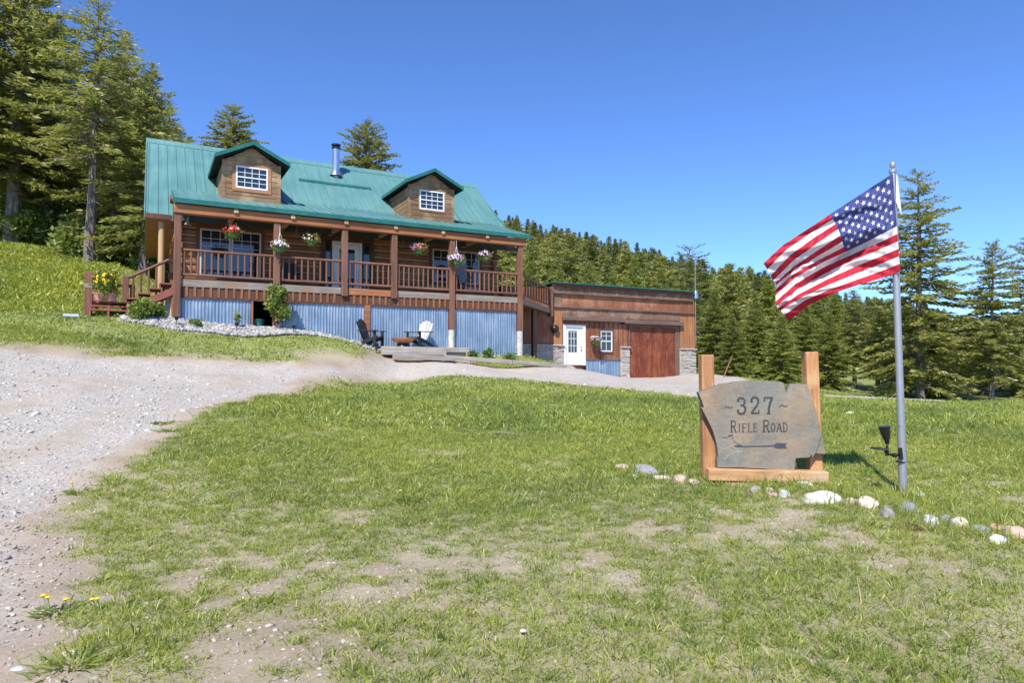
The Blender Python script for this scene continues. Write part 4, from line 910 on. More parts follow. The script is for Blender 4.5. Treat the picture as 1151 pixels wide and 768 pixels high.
place('sparse', 777, 272, 56, 'thin pale tree with sparse top rising above the mast of the garage', 1.0)
place('young_b', 598, 292, 50, 'yellow green fir showing between the porch post and the garage roof', .9, G2)

# ------------------------------------------------------------------ shrubs
def leafball(mb_n, cx, cy, cz, rx, rz_, n, L, seed, hollow=.55):
    rs = np.random.default_rng(seed); d = rs.normal(size=(n, 3)); d /= np.linalg.norm(d, axis=1)[:, None]; r = hollow+(1-hollow)*rs.random(n)**.6
    lump = 1+.22*np.sin(d[:, 0]*5+seed)*np.cos(d[:, 1]*4+seed*2)+.15*np.sin(d[:, 2]*7+seed)
    P = d*(r*lump)[:, None]*np.array([rx, rx, rz_])+np.array([cx, cy, cz]); dd = d*.5+rs.normal(size=(n, 3))*.7+np.array([0, 0, .35]); dd /= np.linalg.norm(dd, axis=1)[:, None]
    return P, dd, L*rs.uniform(.6, 1.4, n), rs.random(n)*.55+.45*np.clip((np.sin(d[:, 0]*9+seed)+1)/2, 0, 1)
def shrub(name, p, h, w_, mat, label, cat='shrub', n=900, L=.11, blobs=6, seed=1, group=None, stem=True):
    r = tag(empty(name, p), label, cat, group); rs = np.random.default_rng(seed); Ps = []
    tm = MB()
    for i in range(blobs):
        a = rs.uniform(0, 6.28); q = rs.uniform(0, .55)*w_/2 if blobs > 1 else 0; zc = h*rs.uniform(.30, .82) if blobs > 1 else h*.55; rr = w_/2*rs.uniform(.42, .68) if blobs > 1 else w_/2
        c = (q*math.cos(a), q*math.sin(a), zc); tm.tube([(0, 0, -.05), (c[0]*.5, c[1]*.5, zc*.5), c], [.02, .014, .006], 5, cap=False)
        Ps.append(leafball(None, *c, rr, min(rr*1.1, h-zc+.05 if h > zc else rr), n//blobs, L, seed*10+i, .3))
    tm.build('stem', 'bark', r, True, fixn=False)
    P = np.concatenate([q[0] for q in Ps]); D = np.concatenate([q[1] for q in Ps]); Ln = np.concatenate([q[2] for q in Ps]); R = np.concatenate([q[3] for q in Ps])
    P[:, 2] = np.maximum(P[:, 2], .02)
    V, Fq, Rr = sprays(P, D, Ln, Ln*.62, R); np_mesh('foliage', V, Fq, mat, Rr, r); return r
p = loc(2.98, -.38); shrub('leafy_shrub', (p.x, p.y, gz(p.x, p.y)), 1.65, .85, 'leaf_bright', 'upright leafy green shrub in front of the dark opening under the porch', n=1500, L=.12, blobs=9, seed=4)
p = loc(-1.0, -.42); shrub('leafy_shrub', (p.x, p.y, gz(p.x, p.y)), .62, .95, 'leaf_bright', 'low rounded green bush at the foot of the red stairs', n=1300, L=.09, seed=6)
p = loc(-.55, -.1); shrub('leafy_shrub', (p.x, p.y, gz(p.x, p.y)), .5, .5, 'leaf', 'small green bush between the red stairs and the first porch post', n=500, L=.09, seed=7)
p = loc(1.72, -.45); shrub('seedling', (p.x, p.y, gz(p.x, p.y)+.05), .62, .28, 'leaf_bright', 'thin seedling growing in the rocks before the first metal panel', 'plant', n=70, L=.10, blobs=3, seed=9)
p = loc(.55, -.75); shrub('low_plant', (p.x, p.y, gz(p.x, p.y)+.03), .22, .5, 'leaf', 'low green plant in the rocks beside the first porch post', 'plant', n=300, L=.07, seed=12)
for i, (t, n_, h, w_, lab) in enumerate([(9.95, -.75, .3, .55, 'low green plant left in the strip under the last metal panel'), (10.6, -.7, .38, .6, 'darker clump of plants in the middle of the strip under the last metal panel'), (11.5, -.8, .22, .7, 'low green plant right in the strip under the last metal panel')]):
    p = loc(t, n_); shrub('low_plant', (p.x, p.y, gz(p.x, p.y)), h, w_, 'leaf', lab, 'plant', n=350, L=.08, seed=20+i, group='plants along the last porch panel')
GU = 'leafy bushes under the firs left of the house'
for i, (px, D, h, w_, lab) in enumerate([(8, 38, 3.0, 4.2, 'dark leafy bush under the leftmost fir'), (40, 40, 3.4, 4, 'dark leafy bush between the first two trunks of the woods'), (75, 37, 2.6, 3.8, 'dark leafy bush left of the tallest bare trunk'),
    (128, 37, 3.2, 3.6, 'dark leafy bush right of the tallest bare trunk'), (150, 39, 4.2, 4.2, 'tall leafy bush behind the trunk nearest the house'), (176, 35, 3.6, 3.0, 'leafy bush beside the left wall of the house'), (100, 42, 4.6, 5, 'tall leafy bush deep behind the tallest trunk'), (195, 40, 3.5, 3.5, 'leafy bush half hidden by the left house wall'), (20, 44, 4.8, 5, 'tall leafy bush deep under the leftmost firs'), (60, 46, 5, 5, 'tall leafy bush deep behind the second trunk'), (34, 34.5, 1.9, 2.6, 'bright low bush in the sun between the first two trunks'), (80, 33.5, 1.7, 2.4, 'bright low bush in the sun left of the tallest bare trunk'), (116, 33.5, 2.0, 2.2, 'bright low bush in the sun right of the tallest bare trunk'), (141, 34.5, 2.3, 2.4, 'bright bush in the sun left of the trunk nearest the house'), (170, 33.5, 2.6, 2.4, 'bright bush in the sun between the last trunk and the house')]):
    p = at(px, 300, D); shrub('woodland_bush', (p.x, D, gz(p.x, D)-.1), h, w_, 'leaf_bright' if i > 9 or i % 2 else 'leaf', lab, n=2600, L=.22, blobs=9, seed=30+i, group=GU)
# ------------------------------------------------------------------ flowers in baskets and pots
def petals(n, cx, cz, r, seed, s=.05, flat=.7):
    rs = np.random.default_rng(seed); d = rs.normal(size=(n, 3)); d[:, 2] = np.abs(d[:, 2])*1.0-.25; d /= np.linalg.norm(d, axis=1)[:, None]
    P = d*np.array([r, r, r*flat])*rs.uniform(.85, 1.12, n)[:, None]+np.array([cx, 0, cz]); mb = MB()
    for p, q in zip(P, d):
        q = Vector(q); u = q.orthogonal().normalized(); v = q.cross(u); rr = s*rs.uniform(.6, 1.2)
        mb.poly([Vector(p)+(u*math.cos(k*1.2566)+v*math.sin(k*1.2566))*rr+q*(.3*rr if k % 2 else 0) for k in range(5)])
    return mb
def basket(px, py, n_, D_scale, cols, label, hang=.6, r=.24, seed=1, group='flower baskets hanging along the porch'):
    t, z = fac(px, py, n_); p = loc(t, n_, z); o = tag(empty('hanging_basket', p-Vector((0, 0, .2)), ROT), label, 'flower basket', group)
    m = MB(); m.lathe([(.0, -.02), (.10, -.02), (.15, .12), (.155, .13), (.13, .13)], 0, 0, 14); m.build('pot', 'pot_green', o, True)
    P, D, L, R = leafball(None, 0, 0, .18, r, r*.75, 420, .085, seed, .4); V, Fq, Rr = sprays(P, D, L, L*.55, R); np_mesh('foliage', V, Fq, 'leaf_bright', Rr, o)
    for i, (c, k) in enumerate(cols): petals(k, (i-.5*(len(cols)-1))*.10, .2, r*1.02, seed+i, .042).build('blossoms', 'petal_'+c, o, fixn=False)
    m = MB()
    for k in range(3): a = k*2.09; m.tube([(.15*math.cos(a), .15*math.sin(a), .12), (0, 0, .12+hang*.75)], .006, 4)
    m.tube([(0, 0, .12+hang*.75), (0, 0, .12+hang)], .007, 4); m.build('hanger', 'rope' if seed in (2, 5) else 'blackplastic', o)
    return o
basket(262, 260, .1, 1, [('red', 90), ('pinkwhite', 18)], 'hanging basket of red flowers in front of the left porch window', .42, .27, 1)
basket(314.5, 276, -.30, 1, [('lilac', 80), ('whitepetal', 25)], 'hanging basket of pale lilac flowers on the second porch post', .72, .24, 2)
basket(350, 269, .1, 1, [('whitepetal', 20), ('orangered', 8)], 'mostly green hanging basket left of the white front door', .5, .25, 3)
basket(470.5, 279, .1, 1, [('purple', 55), ('orangered', 50)], 'hanging basket half purple half orange red near the fourth porch post', .55, .27, 4)
basket(513, 291.5, -.30, 1, [('lilac', 90), ('purple', 40)], 'fullest purple hanging basket on the fifth porch post', .8, .29, 5)
basket(545, 287, .1, 1, [('lilac', 60), ('purple', 40)], 'purple hanging basket rightmost along the porch', .65, .26, 6)
basket(670, 381.5, 3.55, 1, [('lilac', 50), ('purple', 16)], 'purple flower basket hanging on the garage wall left of the small window', .35, .26, 7, None)
p = loc(-1.92, .3, -1.15+.385); fp = tag(empty('flower_pot', p, ROT), 'pink pot with a bushy plant of yellow flowers on the red landing', 'potted plant')
for x in (-.16, .16):
    m = MB(); m.lathe([(0, 0), (.11, 0), (.15, .2), (.16, .2), (.16, .23), (.13, .23)], x, 0, 14); m.build('pot', 'pot_pink', fp, True)
P, D, L, R = leafball(None, 0, 0, .52, .38, .34, 900, .11, 77, .3); V, Fq, Rr = sprays(P, D, L, L*.5, R); np_mesh('foliage', V, Fq, 'leaf_bright', Rr, fp)
m = petals(60, 0, .60, .36, 78, .055, .8); m.build('blossoms', 'petal_yellow', fp, fixn=False)
# ------------------------------------------------------------------ patio, chairs, fire pit
mb = MB(); mb.box(6.25, 9.4, -1.25, -.03, -2.6, -2.09); o = mb.build('patio', 'ground'); o.location = O; o.rotation_euler.z = ROT; o['kind'] = 'structure'
a_ = o.data.attributes.new('gravel', 'FLOAT', 'POINT'); a_.data.foreach_set('value', [.8]*8); o.data.attributes.new('grass', 'FLOAT', 'POINT')
def timber(p, q, wd, ht, label, name='landscape_timber', group='weathered timbers edging the patio'):
    p = loc(*p); q = loc(*q); d = q-p; o = MB(); L = d.length; o.box(0, L, -wd/2, wd/2, -ht/2, ht/2); m = o.build(name, 'greytimber', None, False, .012)
    m.location = p; m.rotation_euler = d.to_track_quat('X', 'Z').to_euler(); return tag(m, label, 'timber', group)
timber((6.2, -1.34, -2.16), (9.45, -1.34, -2.18), .15, .17, 'upper weathered timber along the front of the fire pit patio')
timber((6.1, -1.62, -2.30), (8.4, -1.62, -2.31), .40, .15, 'wide weathered sleeper forming the step below the fire pit patio')
timber((6.4, -2.0, -2.43), (8.6, -2.0, -2.50), .18, .16, 'lowest grey timber at the driveway edge below the patio')
timber((8.3, -1.78, -2.44), (11.0, -1.78, -2.60), .15, .15, 'long grey timber in front of the last metal panel')
timber((11.02, -1.79, -2.60), (13.4, -1.72, -2.78), .15, .14, 'grey timber running from the last porch post towards the garage')
def adirondack(p, rz, back, body, label):
    r = tag(empty('adirondack_chair', p, rz), label, 'chair', 'adirondack chairs around the fire pit')
    m = MB()
    for i in range(6):
        y = -.24+i*.096; m.bar((.30-.04, y, .37), (-.22, y, .25), .001, .001) if False else None
    for i in range(5): x = .30-i*.11; z = .37-.03*i; m.box(x-.05, x+.045, -.26, .26, z-.01, z+.012)
    m.build('seat', body, r)
    m = MB()
    for i in range(5):
        y = (i-2)*.108; yt = (i-2)*.135; top = 1.0-.035*abs(i-2)**1.6
        b = len(m.v); m.v += [(-.16, y-.048, .22), (-.16, y+.048, .22), (-.40, yt+.06, top), (-.40, yt-.06, top), (-.185, y-.048, .215), (-.185, y+.048, .215), (-.425, yt+.06, top), (-.425, yt-.06, top)]
        for q in ((0, 1, 2, 3), (7, 6, 5, 4), (0, 4, 5, 1), (2, 6, 7, 3), (1, 5, 6, 2), (0, 3, 7, 4)): m.f.append(tuple(b+k for k in q)); m.mi.append(0)
    m.build('backrest', back, r)
    for s_ in (-1, 1):
        m = MB(); m.box(-.36, .38, s_*.34-.07, s_*.34+.07, .56, .583); m.build('armrest', body, r, bevel=.006)
        m = MB(); m.box(.22, .32, s_*.30-.016, s_*.30+.016, 0, .56); m.build('front_leg', body, r)
        m = MB(); m.prism([(.34, .40), (.34, .28), (-.56, 0), (-.68, .0), (-.1, .27)], s_*.265-.016, s_*.265+.016, 'y'); m.build('rear_leg', body, r)
    return r
PZ = -2.09
adirondack(loc(6.0, -.85, PZ-.02), ROT-.75, 'black', 'black', 'black adirondack chair on the white rocks left of the fire pit')
adirondack(loc(7.85, -.55, PZ), ROT-math.pi+.45, 'oldwhite', 'black', 'adirondack chair with white slatted back and black arms behind the fire pit')
p = loc(7.15, -.85, PZ); r = tag(empty('fire_pit', p), 'round copper coloured fire bowl on a dark stand', 'fire pit')
m = MB(); m.lathe([(0, .13), (.2, .14), (.36, .22), (.42, .30), (.42, .33), (.38, .33), (.3, .25), (0, .2)], 0, 0, 24); m.build('bowl', 'copper', r, True)
m = MB(); m.lathe([(.24, 0), (.25, .02), (.2, .15), (.0, .16)], 0, 0, 16); m.build('stand', 'blackplastic', r, True)
def lightstake(px, py, D, label):
    p = at(px, py, D); p.z = gz(p.x, p.y)-.01; r = tag(empty('path_light', p), label, 'path light', 'black path lights by the porch')
    m = MB(); m.tube([(0, 0, 0), (0, 0, .26)], .012, 6); m.build('stake', 'blackplastic', r)
    m = MB(); m.lathe([(.0, .24), (.05, .245), (.055, .32), (.085, .325), (.085, .345), (.0, .36)], 0, 0, 12); m.build('lamp_head', 'blackplastic', r, True)
for a in [(147.5, 362, 20.2, 'black path light at the left end of the rock bed below the low bush'), (198, 378, 20.2, 'black path light in front of the first porch post'), (266, 383, 21.0, 'black path light before the right end of the first metal panel'),
          (330, 388, 21.6, 'black path light before the left end of the second metal panel'), (423, 397, 22.4, 'black path light in the grass tip in front of the black chair'), (529, 402, 23.9, 'black path light standing by the long grey timber')]: lightstake(*a)
p = loc(2.45, .3, 0); p.z = gz(p.x, p.y); m = MB(); m.lathe([(0, 0), (.17, 0), (.2, .34), (.22, .35), (.22, .38), (0, .40)], 0, 0, 16); tag(m.build('storage_tub', 'teal_plastic', None, True, at_=p), 'teal plastic tub standing in the dark opening under the porch', 'tub')
def porch_chair(t, label):
    r = tag(empty('porch_chair', loc(t, 1.5, 0), ROT-math.pi/2), label, 'chair', 'dark chairs on the porch'); m = MB(); m.box(-.25, .28, -.26, .26, .38, .42); m.build('seat', 'black', r)
    m = MB(); m.prism([(-.24, .42), (-.34, 1.0), (-.31, 1.0), (-.2, .42)], -.26, .26, 'y'); m.build('backrest', 'black', r)
    for x in (-.22, .25):
        for y in (-.23, .23): m = MB(); m.box(x-.02, x+.02, y-.02, y+.02, 0, .38); m.build('leg', 'black', r)
    for y in (-.28, .28): m = MB(); m.box(-.3, .3, y-.03, y+.03, .60, .63); m.build('armrest', 'black', r)
porch_chair(3.75, 'dark chair on the porch behind the second railing bay'); porch_chair(10.2, 'dark chair on the porch below the right window')
p = on_ground(638, 415); m = MB()
# ------------------------------------------------------------------ road sign
SD = 7.3
sg = empty('road_sign', (at(860, 530, SD).x, SD, gz(at(860, 530, SD).x, SD)-.04))
tag(sg, 'broken flagstone road sign reading 327 Rifle Road held by two cedar timbers', 'sign')
def sp(px, py, dy=0): q = at(px, py, SD); return Vector((q.x-sg.location.x, dy, q.z-sg.location.z))
def z7(x, y): return 770+x/4.267, 380+y/4.267
for (xa, ya), (xb, yb), w_ in (((117, 80), (128, 640), .138), ((622, 66), (646, 640), .142)):
    a = sp(*z7(xa, ya), .13); b = sp(*z7(xb, yb), .13); m = MB(); d = (a-b); m2 = Matrix.Translation(b) @ d.to_track_quat('Z', 'Y').to_matrix().to_4x4()
    m.box(-w_/2, w_/2, -.07, .07, -.3, d.length, 0, m2); m.build('timber_post', 'cedar', sg, bevel=.012)
a = sp(*z7(100, 650), -.04); b = sp(*z7(668, 664), -.04); m = MB(); m.bar(a, b, .15, .125); m.build('sill_timber', 'cedarx', sg, bevel=.012)
OUT = [(60,262),(110,243),(170,222),(250,209),(360,205),(455,210),(463,217),(478,262),(498,220),(540,219),(578,223),(590,246),(600,270),(612,320),(626,360),(640,420),(645,470),(636,500),(622,545),(602,575),(602,555),(590,572),(525,575),(522,600),(518,635),(440,631),(370,625),(250,620),(152,620),(150,590),(155,565),(148,510),(130,445),(104,390),(76,338),(86,331),(76,300)]
def zz7(x, y, dy): return sp(*z7(x, y), dy)
m = MB(); f_ = [zz7(x, y, -.035) for x, y in OUT]; b_ = [zz7(x, y, .055) for x, y in OUT]; n = len(f_)
m.poly(f_, 0); m.poly(b_[::-1], 1)
for i in range(n):
    j = (i+1) % n; m.poly([f_[i], b_[i], b_[j], f_[j]], 1)
m.build('stone_slab', ['slate', 'slate_edge'], sg)
FL = [(634, 430), (648, 445), (660, 500), (672, 556), (618, 553), (628, 512), (650, 478)]
m = MB(); f_ = [zz7(x, y, -.012) for x, y in FL]; b_ = [zz7(x, y, .05) for x, y in FL]; m.poly(f_); m.poly(b_[::-1], 1)
for i in range(len(FL)): j = (i+1) % len(FL); m.poly([f_[i], b_[i], b_[j], f_[j]], 1)
m.build('broken_corner', ['slate', 'slate_edge'], sg)
# lettering: thick and thin strokes with slab serifs, in the units of one letter box
GLY = {
 '3': [([(.05,.80),(.08,.93),(.30,1),(.60,.98),(.78,.85),(.78,.66),(.60,.54),(.36,.53)], .17), ([(.60,.53),(.84,.40),(.86,.18),(.66,.03),(.36,0),(.10,.06),(.02,.22)], .19), ([(.02,.80),(.2,.80)], .16), ([(.0,.22),(.2,.22)], .17)],
 '2': [([(.05,.72),(.06,.88),(.26,1),(.58,1),(.80,.86),(.80,.68),(.62,.48),(.30,.24),(.08,.05)], .18), ([(.04,.03),(.90,.03)], .15), ([(.86,.0),(.86,.24)], .13), ([(.03,.74),(.22,.74)], .16)],
 '7': [([(.04,.96),(.90,.96)], .15), ([(.08,.74),(.08,1.0)], .13), ([(.84,.94),(.62,.60),(.52,.30),(.50,.02)], .2), ([(.32,.0),(.72,.0)], .10)],
 'I': [([(.5,0),(.5,1)], .30), ([(.15,.0),(.85,.0)], .09), ([(.15,1),(.85,1)], .09)],
 'R': [([(.20,0),(.20,1)], .18), ([(.02,1),(.55,1)], .08), ([(.02,0),(.42,0)], .09), ([(.2,1),(.58,1),(.76,.88),(.78,.72),(.66,.56),(.24,.52)], .12), ([(.46,.52),(.62,.38),(.74,.12),(.80,.02),(.98,.02)], .14)],
 'F': [([(.24,0),(.24,1)], .2), ([(.04,1),(.90,1)], .09), ([(.04,0),(.48,0)], .09), ([(.24,.53),(.62,.53)], .09), ([(.86,.78),(.86,1)], .10), ([(.62,.42),(.62,.65)], .09)],
 'L': [([(.26,0),(.26,1)], .2), ([(.04,1),(.50,1)], .09), ([(.04,0),(.92,0)], .09), ([(.88,0),(.88,.26)], .10)],
 'E': [([(.24,0),(.24,1)], .2), ([(.04,1),(.86,1)], .09), ([(.04,0),(.90,0)], .09), ([(.24,.52),(.62,.52)], .09), ([(.82,.80),(.82,1)], .10), ([(.87,0),(.87,.24)], .10), ([(.62,.42),(.62,.63)], .09)],
 'O': [([(.5+.36*math.cos(k*math.pi/8+.2), .5+.48*math.sin(k*math.pi/8+.2)) for k in range(17)], .17)],
 'A': [([(.12,0),(.48,1)], .12), ([(.52,1),(.86,0)], .19), ([(.0,.0),(.30,.0)], .09), ([(.68,0),(1.0,0)], .09), ([(.25,.33),(.75,.33)], .09)],
 'D': [([(.20,0),(.20,1)], .18), ([(.02,1),(.46,1),(.74,.86),(.84,.6),(.84,.4),(.74,.14),(.46,0),(.02,0)], .13)],
 '~': [([(0,.35),(.12,.60),(.30,.68),(.50,.52),(.70,.36),(.88,.44),(1,.68)], .13)],
}
LK = [0]
def stroke(mb, pts, wd, fn):
    for i in range(len(pts)-1):
        (x0, y0), (x1, y1) = pts[i], pts[i+1]; dx, dy = x1-x0, y1-y0; l = math.hypot(dx, dy) or 1; nx_, ny_ = -dy/l*wd/2, dx/l*wd/2; ex_, ey_ = (dx/l*wd*.22, dy/l*wd*.22) if len(pts) > 2 else (0, 0)
        LK[0] += 1; d = -.0375-.00006*(LK[0] % 30)
        mb.poly([fn(x0-ex_+nx_, y0-ey_+ny_, d), fn(x1+ex_+nx_, y1+ey_+ny_, d), fn(x1+ex_-nx_, y1+ey_-ny_, d), fn(x0-ex_-nx_, y0-ey_-ny_, d)])
def glyph(mb, ch, x0, y0, x1, y1):
    """letter box in sign units: (x0, y0) top left, (x1, y1) bottom right"""
    ww, hh_ = x1-x0, y1-y0
    for pts, wd in GLY[ch]: stroke(mb, [(x0+u*ww, y1-v*hh_) for u, v in pts], wd*min(ww*1.15, hh_), lambda a, b, d: zz7(a, b, d))
def c8(x, y): return ((810+x/8.533-770)*4.267, (430+y/8.533-380)*4.267)
m = MB()
for ch, x0, y0, x1, y1 in (('~',28,215,102,262),('3',150,148,238,300),('2',278,142,366,300),('7',400,140,496,298),('~',550,200,634,250)): m = MB(); glyph(m, ch, *c8(x0, y0), *c8(x1, y1)); m.build('tilde_mark' if ch == '~' else 'numeral', 'letter', sg, fixn=False)
m = MB()
for ch, x0, y0, x1, y1 in (('R',80,368,146,476),('I',154,396,182,474),('F',190,394,240,474),('L',247,392,293,474),('E',297,392,344,472),('R',388,362,462,472),('O',466,388,514,472),('A',520,388,578,470),('D',582,386,632,470)): glyph(m, ch, *c8(x0, y0), *c8(x1, y1))
m.build('road_name', 'letter', sg, fixn=False); m = MB()
def cc8(x, y, d): return zz7(*c8(x, y), d)
stroke(m, [(190, 612), (495, 606)], 9, cc8); LK[0] += 1
for q in ([(488, 608), (520, 580), (622, 580), (604, 604)], [(488, 608), (604, 604), (626, 630), (520, 630)], [(112, 610), (150, 596), (195, 600), (195, 620), (150, 618)]):
    LK[0] += 1; m.poly([cc8(x, y, -.0385-.00005*(LK[0] % 9)) for x, y in q])
m.build('arrow', 'arrow', sg, fixn=False); m = MB()
for q, wd in (([(0, 522), (40, 530), (90, 508)], 4), ([(95, 512), (118, 562), (150, 585), (185, 598)], 4), ([(62, 512), (108, 502)], 11)): stroke(m, q, wd, cc8)
m.build('dark_crack', 'letter', sg, fixn=False); m = MB()
for q, wd in (([(20, 640), (90, 610), (150, 640), (160, 690)], 7), ([(30, 730), (70, 690), (130, 665), (200, 660)], 9), ([(0, 560), (50, 575), (110, 612)], 6), ([(60, 560), (90, 590), (60, 640)], 5), ([(150, 600), (190, 640), (170, 660)], 6)): stroke(m, q, wd, cc8)
m.build('pale_crack', 'slate_light', sg, fixn=False)
# ------------------------------------------------------------------ flagpole, flag and spotlight
FD = 6.8
b = at(1015.5, 556, FD); b.z = gz(b.x, FD); tp_ = at(1003.5, 192, FD)
fpz = tag(empty('flagpole', b), 'silver metal flagpole standing behind the line of rocks', 'flagpole')
d = tp_-b; j = d*.21
m = MB(); m.tube([(0, 0, -.2), tuple(j)], .0385, 16); m.tube([tuple(j), tuple(d*.6), tuple(d)], [.0355, .033, .029], 16); m.build('pole', 'alu', fpz, True)
m = MB(); m.tube([tuple(j*.985), tuple(j*1.015)], .040, 16); m.build('joint_ring', 'steel', fpz, True)
m = MB(); m.lathe([(0, .09), (.022, .085), (.03, .06), (.022, .035), (.012, .03), (.012, .015), (.036, .012), (.036, -.02), (.03, -.025)], 0, 0, 16); f_ = m.build('finial', 'alu', fpz, True); f_.location = d
m = MB(); u0 = d*((556-205)/364.); q_ = at(1009, 243, FD)-b; m.poly([d*.985+Vector((.01, -.045, 0)), d*.985+Vector((.03, -.03, 0)), q_+Vector((.018, -.042, 0)), d*.9+Vector((-.005, -.045, 0))]); m.build('flag_sleeve', 'rope', fpz, fixn=False)
Tu = [(0, (1003.5, 195)), (.2, (968, 217.5)), (.4, (932, 240.5)), (.6, (906, 258.5)), (.8, (880, 277)), (1, (858, 298.5))]
Bu = [(0, (1012, 305)), (.2, (990, 312.5)), (.4, (966, 320)), (.6, (937, 331)), (.8, (908, 345)), (1, (886, 361))]
def curve(Cv, u): k = [a for a, _ in Cv]; return np.interp(u, k, [p[0] for _, p in Cv]), np.interp(u, k, [p[1] for _, p in Cv])
def flagpt(u, v, off=0):
    """u: 0 at the pole to 1 at the fly end; v: 0 at the top edge to 1 at the bottom edge"""
    x0, y0 = curve(Tu, u); x1, y1 = curve(Bu, u); vv = v
    x = x0+(x1-x0)*vv; y = y0+(y1-y0)*vv
    x += 5*u*math.sin(v*6.3)*(1 if u > .5 else u*2); y += 2.2*u*math.sin(v*14+u*5)
    s = u*.55+v*.35
    dep = .10*min(1, u*3)*math.sin(9.5*(v*.85+u*.45)+.6)*(.35+.65*v)+.05*u*math.sin(17*(u*.7-v*.5)+1)+.035*min(1, u*4)*math.sin(30*(u*.35+v*.65))*(1-.5*u)
    dep += .16*math.exp(-((v-.62-.32*(u-.45))/.07)**2)*sstep(.05, .4, u)*(1-.5*u)
    dep += .012*math.sin(62*(u*.55+v*.8)+3*math.sin(7*u))*min(1, u*5)+.008*math.sin(95*(u*.8-v*.35))
    return at(x, y, FD-.075+.38*u+dep+off)
m = MB(); NU, NV = 96, 104; V = []
for i in range(NU+1):
    for j in range(NV+1): V.append(flagpt(i/NU, j/NV))
m.v = [tuple(p-b) for p in V]
for i in range(NU):
    for j in range(NV):
        st_ = int(j/NV*13); can = (i+.5)/NU < .4 and st_ < 7
        m.f.append((i*(NV+1)+j, (i+1)*(NV+1)+j, (i+1)*(NV+1)+j+1, i*(NV+1)+j+1)); m.mi.append(2 if can else (0 if st_ % 2 == 0 else 1))
for r_ in range(9):
    for c_ in range(11):
        if (r_+c_) % 2: continue
        cu = .4*(c_+1)/12; cv = 7/13*(r_+1)/10
        for off in (-.0025, .0025):
            k0 = len(m.v); pts = []
            for k in range(10): a = -math.pi/2+k*math.pi/5; rr = .031 if k % 2 == 0 else .0125; pts.append((cu+rr*math.cos(a)/1.9, cv+rr*math.sin(a)))
            m.v += [tuple(flagpt(p, q, off)-b) for p, q in pts]+[tuple(flagpt(cu, cv, off)-b)]
            for k in range(10): m.f.append((k0+k, k0+(k+1) % 10, k0+10)); m.mi.append(1)
def cloth(name, c):
    t = NT(name); t.base(c); wv = t.noise(t.coord(), 160, 2); t.bump(wv, .12, .002); t.b.inputs['Roughness'].default_value = .75
    tl = t.n('ShaderNodeBsdfTranslucent'); tl.inputs[0].default_value = (*c, 1); mx = t.n('ShaderNodeMixShader'); mx.inputs[0].default_value = .28; t.l(t.b.outputs[0], mx.inputs[1]); t.l(tl.outputs[0], mx.inputs[2]); t.l(mx.outputs[0], t.out.inputs[0]); return t.m
M['fred'] = cloth('flag_red_cloth', (.52, .014, .035)); M['fwhite'] = cloth('flag_white_cloth', (.78, .77, .77)); M['fblue'] = cloth('flag_blue_cloth', (.05, .062, .23))
fl = m.build('flag', ['fred', 'fwhite', 'fblue'], None, True, fixn=False); fl.location = b; tag(fl, 'American stars and stripes flag blowing to the left from the silver pole', 'flag')
hs_ = at(1010, 511, FD); r = tag(empty('solar_spotlight', hs_), 'small black spotlight on an arm strapped to the flagpole', 'spotlight')
def lp(px, py, dy=0): q = at(px, py, FD); return Vector((q.x-hs_.x, dy-.05, q.z-hs_.z))
m = MB(); m.bar(lp(1008.5, 503), lp(1010, 516), .03, .022); m.build('bracket', 'blackplastic', r)
m = MB(); m.tube([lp(1009, 512, .05), lp(1000.5, 511), lp(993, 510)], [.014, .012, .012], 8); m.tube([lp(1004, 511.5), lp(1000, 511)], .022, 10); m.tube([lp(993, 512), lp(994, 500)], .012, 8); m.tube([lp(992, 508), lp(995, 507)], .02, 8); m.build('arm', 'blackplastic', r, True)
m = MB(); m.tube([lp(994.5, 499), lp(993.6, 494), lp(993.4, 492), lp(991.5, 484), lp(991, 479)], [.018, .024, .034, .046, .056], 14); m.build('lamp_head', 'blackplastic', r, True)
m = MB(); a = lp(979, 503.5, -.02); m.bar(a, lp(992, 504.5, .02), .11, .02); m.build('solar_panel', 'glassdark', r)
m = MB(); q = lp(1012.3, 519.5, .05); m.lathe([(.040, -.006), (.045, -.006), (.045, .006), (.040, .006)], q.x, q.y+.0, 18); o = m.build('strap', 'blackplastic', r, True); o.location.z = q.z
